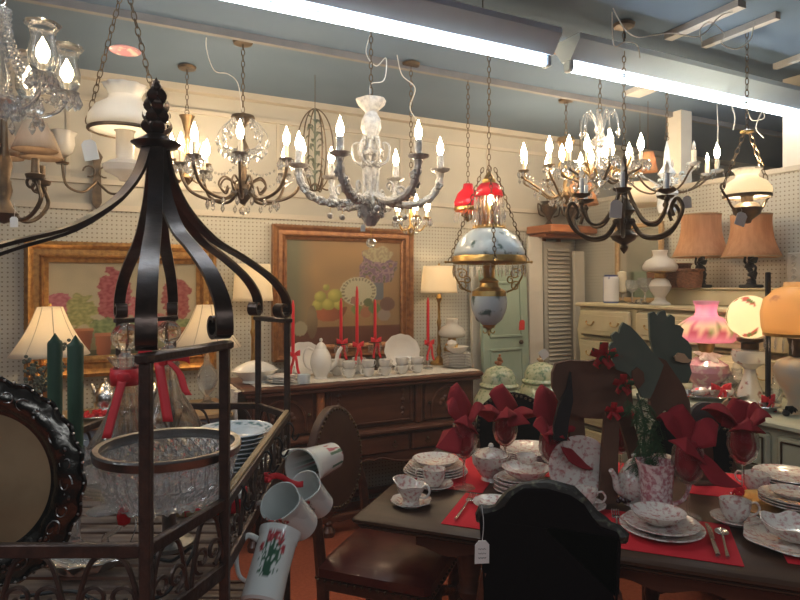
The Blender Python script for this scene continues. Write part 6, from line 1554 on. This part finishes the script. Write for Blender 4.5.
for i, a in enumerate((0.05, PI-.05, PI/2, -PI/2)):
    mb = MB(); mb.tube([(.17, 0, k(262)), (.215, 0, k(262))], .005, 6); mb.ball((.217, 0, k(262)), .008, 8); mb.build('lug', 'brass', t, rz=a)
    if i < 2:
        mb = MB(); mb.tube(smooth([(.175, 0, k(265)), (.17, 0, k(276)), (.13, 0, k(288)), (.09, 0, k(292))]), .005, 6)
        for cx_, cy_, r0 in ((.135, 274, .030), (.135, 286, .026), (.11, 280, .02)): mb.tube([(q[0], 0, q[2]) for q in spiral((cx_, k(cy_)), r0, .008, .5, 8, 22)], .0035, 5)
        mb.build('scroll_bracket', 'brass', t, rz=a)
    chain_mb((.2*cos(a), .2*sin(a), k(262)), (.03*cos(a), .03*sin(a), k(168)), .03, .0022, .008).build('chain', 'brassd', t)
chain_mb((0, 0, k(171)), (0, 0, CEIL-zb-.02), .034, .002, .008).build('chain', 'brassd', t)
MB().lathe([(.0005, 0), (.045, .0), (.05, .012), (.0005, .02)], 24).build('canopy', 'brassd', t, (0, 0, CEIL-zb-.0205))
# cranberry hanging lamp behind it
Y2 = 3.5; x2 = (468-400)/F*Y2; zb2 = zp(222, Y2); k2 = lambda y: zp(y, Y2)-zb2
t = thing('hanging_lamp', 'cranberry red glass hanging lamp with prisms behind the flowered parlor lamp', 'hanging lamp', (x2, Y2, zb2), 0)
MB().lathe([(.075, k2(208)), (.078, k2(202)), (.06, k2(194)), (.03, k2(189)), (.025, k2(184))], 32).build('glass_shade', 'cran', t, solid=.003)
MB().lathe([(.078, k2(211)), (.082, k2(209)), (.078, k2(207))], 32).build('shade_ring', 'brass', t)
MB().lathe([(.0005, k2(222)), (.02, k2(220)), (.04, k2(215)), (.02, k2(210)), (.0005, k2(206))], 20).build('font', 'brass', t)
for i in range(16): a = 2*PI*i/16; drop(t, (.079*cos(a), .079*sin(a), k2(211)), PRISM)
lamp(t, (0, 0, k2(200)), .5, size=.01)
chain_mb((0, 0, k2(186)), (0, 0, CEIL-zb2-.002), .034, .002, .008).build('chain', 'brassd', t); MB().tube([(0, 0, k2(212)), (0, 0, k2(184))], .003, 5).build('rod', 'brass', t)

# ---------- milk-glass hanging lamps ----------
def hanglamp(label, px, Y, ys, rs, m, fm, yb, apex, power=0, lob=12, bell=True, bracket=True):
    sc = Y/F; x = (px-400)/F*Y; zb = zp(yb, Y); k = lambda y: zp(y, Y)-zb
    t = thing('hanging_lamp', label, 'hanging lamp', (x, Y, zb), 0)
    y0, y1 = ys; h = y1-y0; r = rs*sc
    MB().lathe([(r*.94, k(y1)), (r, k(y1-h*.14)), (r*.98, k(y1-h*.28)), (r*.8, k(y1-h*.5)), (r*.48, k(y1-h*.66)), (r*.42, k(y1-h*.76)), (r*.5, k(y1-h*.92)), (r*.6, k(y0))], 48, mod=lambda a, rr, z_: (rr*(1+.05*cos(lob*a)*(z_ > k(y0+h*.15))), z_)).build('glass_shade', m, t, solid=.004)
    MB().lathe([(r*.95, k(y1+2)), (r*1.02, k(y1+1)), (r*1.02, k(y1-1)), (r*.95, k(y1-1)), (r*.95, k(y1+2))], 40).build('shade_ring', 'brassd', t)
    MB().lathe([(.0005, k(yb)), (r*.15, k(yb-1)), (r*.2, k(yb-4)), (r*.55, k(yb-10)), (r*.62, k(yb-16)), (r*.4, k(yb-21)), (r*.25, k(yb-22)), (r*.25, k(y1+1)), (r*.3, k(y1)), (.0005, k(y1))], 28).build('font', fm, t)
    for i in range(2):
        a = PI*i+.35
        if bracket:
            mb = MB(); mb.tube(smooth([(r*.5, 0, k(yb-12)), (r*.9, 0, k(yb-16)), (r*1.15, 0, k(y1+4)), (r*1.35, 0, k(y1)), (r*1.5, 0, k(y1-4))]), .006, 6); mb.tube([(q[0], 0, q[2]) for q in spiral((r*1.45, k(y1-8)), r*.16, r*.05, -1.5, 4, 14)], .005, 6); mb.build('scroll_arm', 'brassd', t, rz=a)
        chain_mb((r*(1.5 if bracket else 1.)*cos(a), r*(1.5 if bracket else 1.)*sin(a), k(y1-5)), (.01*cos(a), 0, k(apex)), .04, .0024, .01).build('chain', 'brassd', t)
    za = k(apex); MB().lathe([(.0005, za-.01), (.03, za-.008), (.03, za), (.0005, za+.01)], 16).build('hanger_disc', 'brass', t)
    if CEIL-zb-za > .05: chain_mb((0, 0, za), (0, 0, CEIL-zb-.001), .034, .002, .008).build('chain', 'brassd', t)
    if bell: MB().lathe([(.0005, k(48)), (.02, k(47)), (.055, k(50)), (.06, k(51))], 24).build('smoke_bell', 'pinkfont', t, solid=.002)
    if power:
        MB().ball((0, 0, k(y1-h*.35)), .016, 8, (1, 1, 1.5)).build('bulb', 'bulb', t); lamp(t, (0, 0, k(y1-h*.68)), power, (1, .85, .6), .015)
    return t
hanglamp('hobnail milk-glass hanging lamp just left of the rack crown', 125, 2.45, (86, 131), 34, 'milk', 'milk', 182, -12, .7, 10, True, False)
hanglamp('brightly lit milk-glass hanging oil lamp with ruffled top, at the right', 747, 2.9, (169, 196), 22, 'milklit', 'brassd', 224, 131, 9.0, 12, False, True)
tagcard('white star-shaped price tag on the lit hanging oil lamp', 741, 219, 2.7, .05, .06, up=.02, rzz=.3)
tagcard('white shell-shaped tag hanging left of the hobnail milk-glass lamp', 90, 150, 2.4, .055, .08, up=.03, rzz=-.2)
# ---------- iron chandelier with tan shades, far left ----------
Y = 2.35; zb = zp(224, Y); k = lambda y: zp(y, Y)-zb
x = (4-400)/F*Y
t = thing('shaded_chandelier', 'dark iron chandelier with small tan shades at the left edge', 'chandelier', (x, Y, zb), 0)
MB().lathe([(.0005, 0), (.03, k(221)), (.05, k(214)), (.03, k(207)), (.02, k(200)), (.03, k(190)), (.02, k(178)), (.03, k(165)), (.015, k(150)), (.012, k(120)), (.0005, k(118))], 20).build('body', 'brassd', t)
mb = MB(); mb.tube(smooth([(.03, 0, k(214)), (.08, 0, k(220)), (.13, 0, k(214)), (.165, 0, k(200)), (.155, 0, k(188)), (.14, 0, k(180))]), .008, 7); mb.tube([(q[0], 0, q[2]) for q in spiral((.125, k(184)), .035, .012, -1, 6, 18)], .006, 6)
ao = mb.build('arm', 'brassd', t)
MB().lathe([(.0005, k(182)), (.03, k(180)), (.035, k(176)), (.015, k(174)), (.013, k(160)), (.0005, k(160))], 16, T(.14, 0, 0)).build('cup', 'brassd', ao)
MB().lathe([(.078, k(152)), (.062, k(140)), (.038, k(124))], 28, T(.14, 0, 0)).build('lamp_shade', 'shadeb', ao, solid=.003)
lamp(ao, (.14, 0, k(146)), .15, size=.015)
ao.rotation_euler = (0, 0, -.2)
for a in (1.0, 2.2, 3.4, 4.6): cp(ao, t, rz=a)
chain_mb((0, 0, k(119)), (0, 0, CEIL-zb-.001), .034, .0025, .009).build('chain', 'brassd', t)
tagcard('small white price tag hanging under the shaded iron chandelier', 14, 222, 2.3, .028, .04, up=.05)
# ---------- round iron hoop with leaves ----------
Y = 3.5; c = PX(315, 150, Y); t = thing('iron_hoop', 'dark oval iron hoop lantern with metal leaves behind the white chandelier', 'lantern', c, 0)
for a in (0, PI/3, 2*PI/3): MB().tube([(.105*cos(q), 0, .235*sin(q)) for q in [2*PI*i/36 for i in range(36)]], .004, 5, True).build('hoop', 'brassd', t, rz=a)
mb = MB(); mb.tube([(0, 0, -.23), (0, 0, .23)], .006, 6)
for i in range(26): a = i*2.4; z_ = -.18+.36*i/26; mb.sheet(lambda u, v: ((.01+.05*u)*cos(a)-(v-.5)*.03*sin(PI*u)*sin(a), (.01+.05*u)*sin(a)+(v-.5)*.03*sin(PI*u)*cos(a), z_+.03*sin(PI*u)), 4, 2)
mb.build('leafy_stem', 'leafd', t); MB().tube([(0, 0, .23), (0, 0, CEIL-c.z-.001)], .002, 4).build('wire', 'brassd', t)
for a in (0, 1.3, 2.6, 3.9, 5.2): MB().tube(smooth([(0, 0, -.19), (.07, 0, -.23), (.11, 0, -.19), (.11, 0, -.15)]), .005, 6).build('arm', 'brassd', t, rz=a)
# ---------- lit shaded sconces near the corner ----------
def smallshade(label, px, py, Y, r, h, m='shadet', lit=1.2):
    c = PX(px, py, Y); t = thing('pendant_shade', label, 'hanging lamp', c, 0)
    MB().lathe([(r, 0), (r*.55, h)], 28).build('lamp_shade', m, t, solid=.003); MB().tube([(0, 0, h*.6), (0, 0, CEIL-c.z-.001)], .002, 4).build('cord', 'brassd', t)
    MB().tube([(-r*.55, 0, h), (r*.55, 0, h)], .002, 4).build('cross_wire', 'brassd', t)
    MB().ball((0, 0, 0), .014, 8, (1, 1, 1.4)).build('bulb', 'bulb', t, (0, 0, h*.35)); lamp(t, (0, 0, h*.72), lit, size=.01); return t
smallshade('small lit tan shade hanging just under the brass drop chandelier', 580, 205, 4.45, .13, .17)
smallshade('wider lit cream shade glowing behind the iron scroll chandelier', 640, 205, 4.2, .17, .15, 'shade', 1.8)
smallshade('small unlit-looking tan shade behind the crystal fronds', 648, 172, 4.0, .06, .13, 'shadet', .3)
# ---------- ceiling wires and oddments ----------
def wire(pts, label, m='cord', r=.0025):
    o = MB().tube(smooth([PX(*q) for q in pts], 6), r, 5).build('cable', m, None); return tag(o, label, 'cable')
wire([(372, 30, 2.72), (366, 52, 2.72), (376, 66, 2.72), (386, 58, 2.71), (384, 80, 2.70), (371, 84, 2.70), (370, 98, 2.70)], 'white electric cord looping above the white ceramic chandelier')
wire([(210, 22, 2.95), (206, 45, 2.98), (214, 70, 3.0), (228, 74, 3.0), (238, 84, 3.0), (242, 112, 3.0)], 'thin pale cord running to the bronze crystal chandelier')
wire([(397, 55, 2.9), (402, 75, 2.95), (415, 88, 3.0), (410, 108, 3.05), (417, 120, 3.1)], 'tangled pale cord right of the white ceramic chandelier')
wire([(613, 8, 2.6), (624, 28, 2.6), (637, 37, 2.6), (655, 35, 2.6), (672, 33, 2.6), (700, 36, 2.6), (720, 16, 2.6), (733, 12, 2.6)], 'long white cord draped along the ceiling at the top right')
wire([(702, 42, 2.6), (700, 30, 2.6), (710, 22, 2.6), (724, 34, 2.6), (722, 44, 2.6), (736, 49, 2.6), (750, 40, 2.6), (754, 22, 2.6)], 'white cord coiled under the ceiling joists at the top right')
wire([(640, 58, 2.65), (637, 45, 2.65), (625, 42, 2.65), (614, 45, 2.65), (612, 12, 2.65)], 'short white cord looping down to the strip light')
wire([(717, 104, 3.0), (718, 130, 3.0), (717, 150, 3.0)], 'thin straight wire above the two lit candles at the right', 'cord', .002)
wire([(732, 106, 3.1), (735, 118, 3.1), (733, 130, 3.1)], 'short white cord hanging left of the lit oil lamp')
wire([(747, 108, 3.0), (752, 120, 3.0), (764, 118, 3.0), (762, 112, 3.0), (756, 128, 3.0), (764, 138, 3.0)], 'coil of grey cord above the lit hanging oil lamp')
# ---------- thin world-volume haze, added to imitate lens flare ----------
nt = SC.world.node_tree
vs_ = nt.nodes.new('ShaderNodeVolumeScatter'); vs_.inputs['Density'].default_value = .014; vs_.inputs['Anisotropy'].default_value = .3; vs_.inputs['Color'].default_value = (.93, .97, 1, 1)
nt.links.new(vs_.outputs[0], nt.nodes['World Output'].inputs['Volume'])
for o in PROTO: bpy.data.objects.remove(o, do_unlink=True)
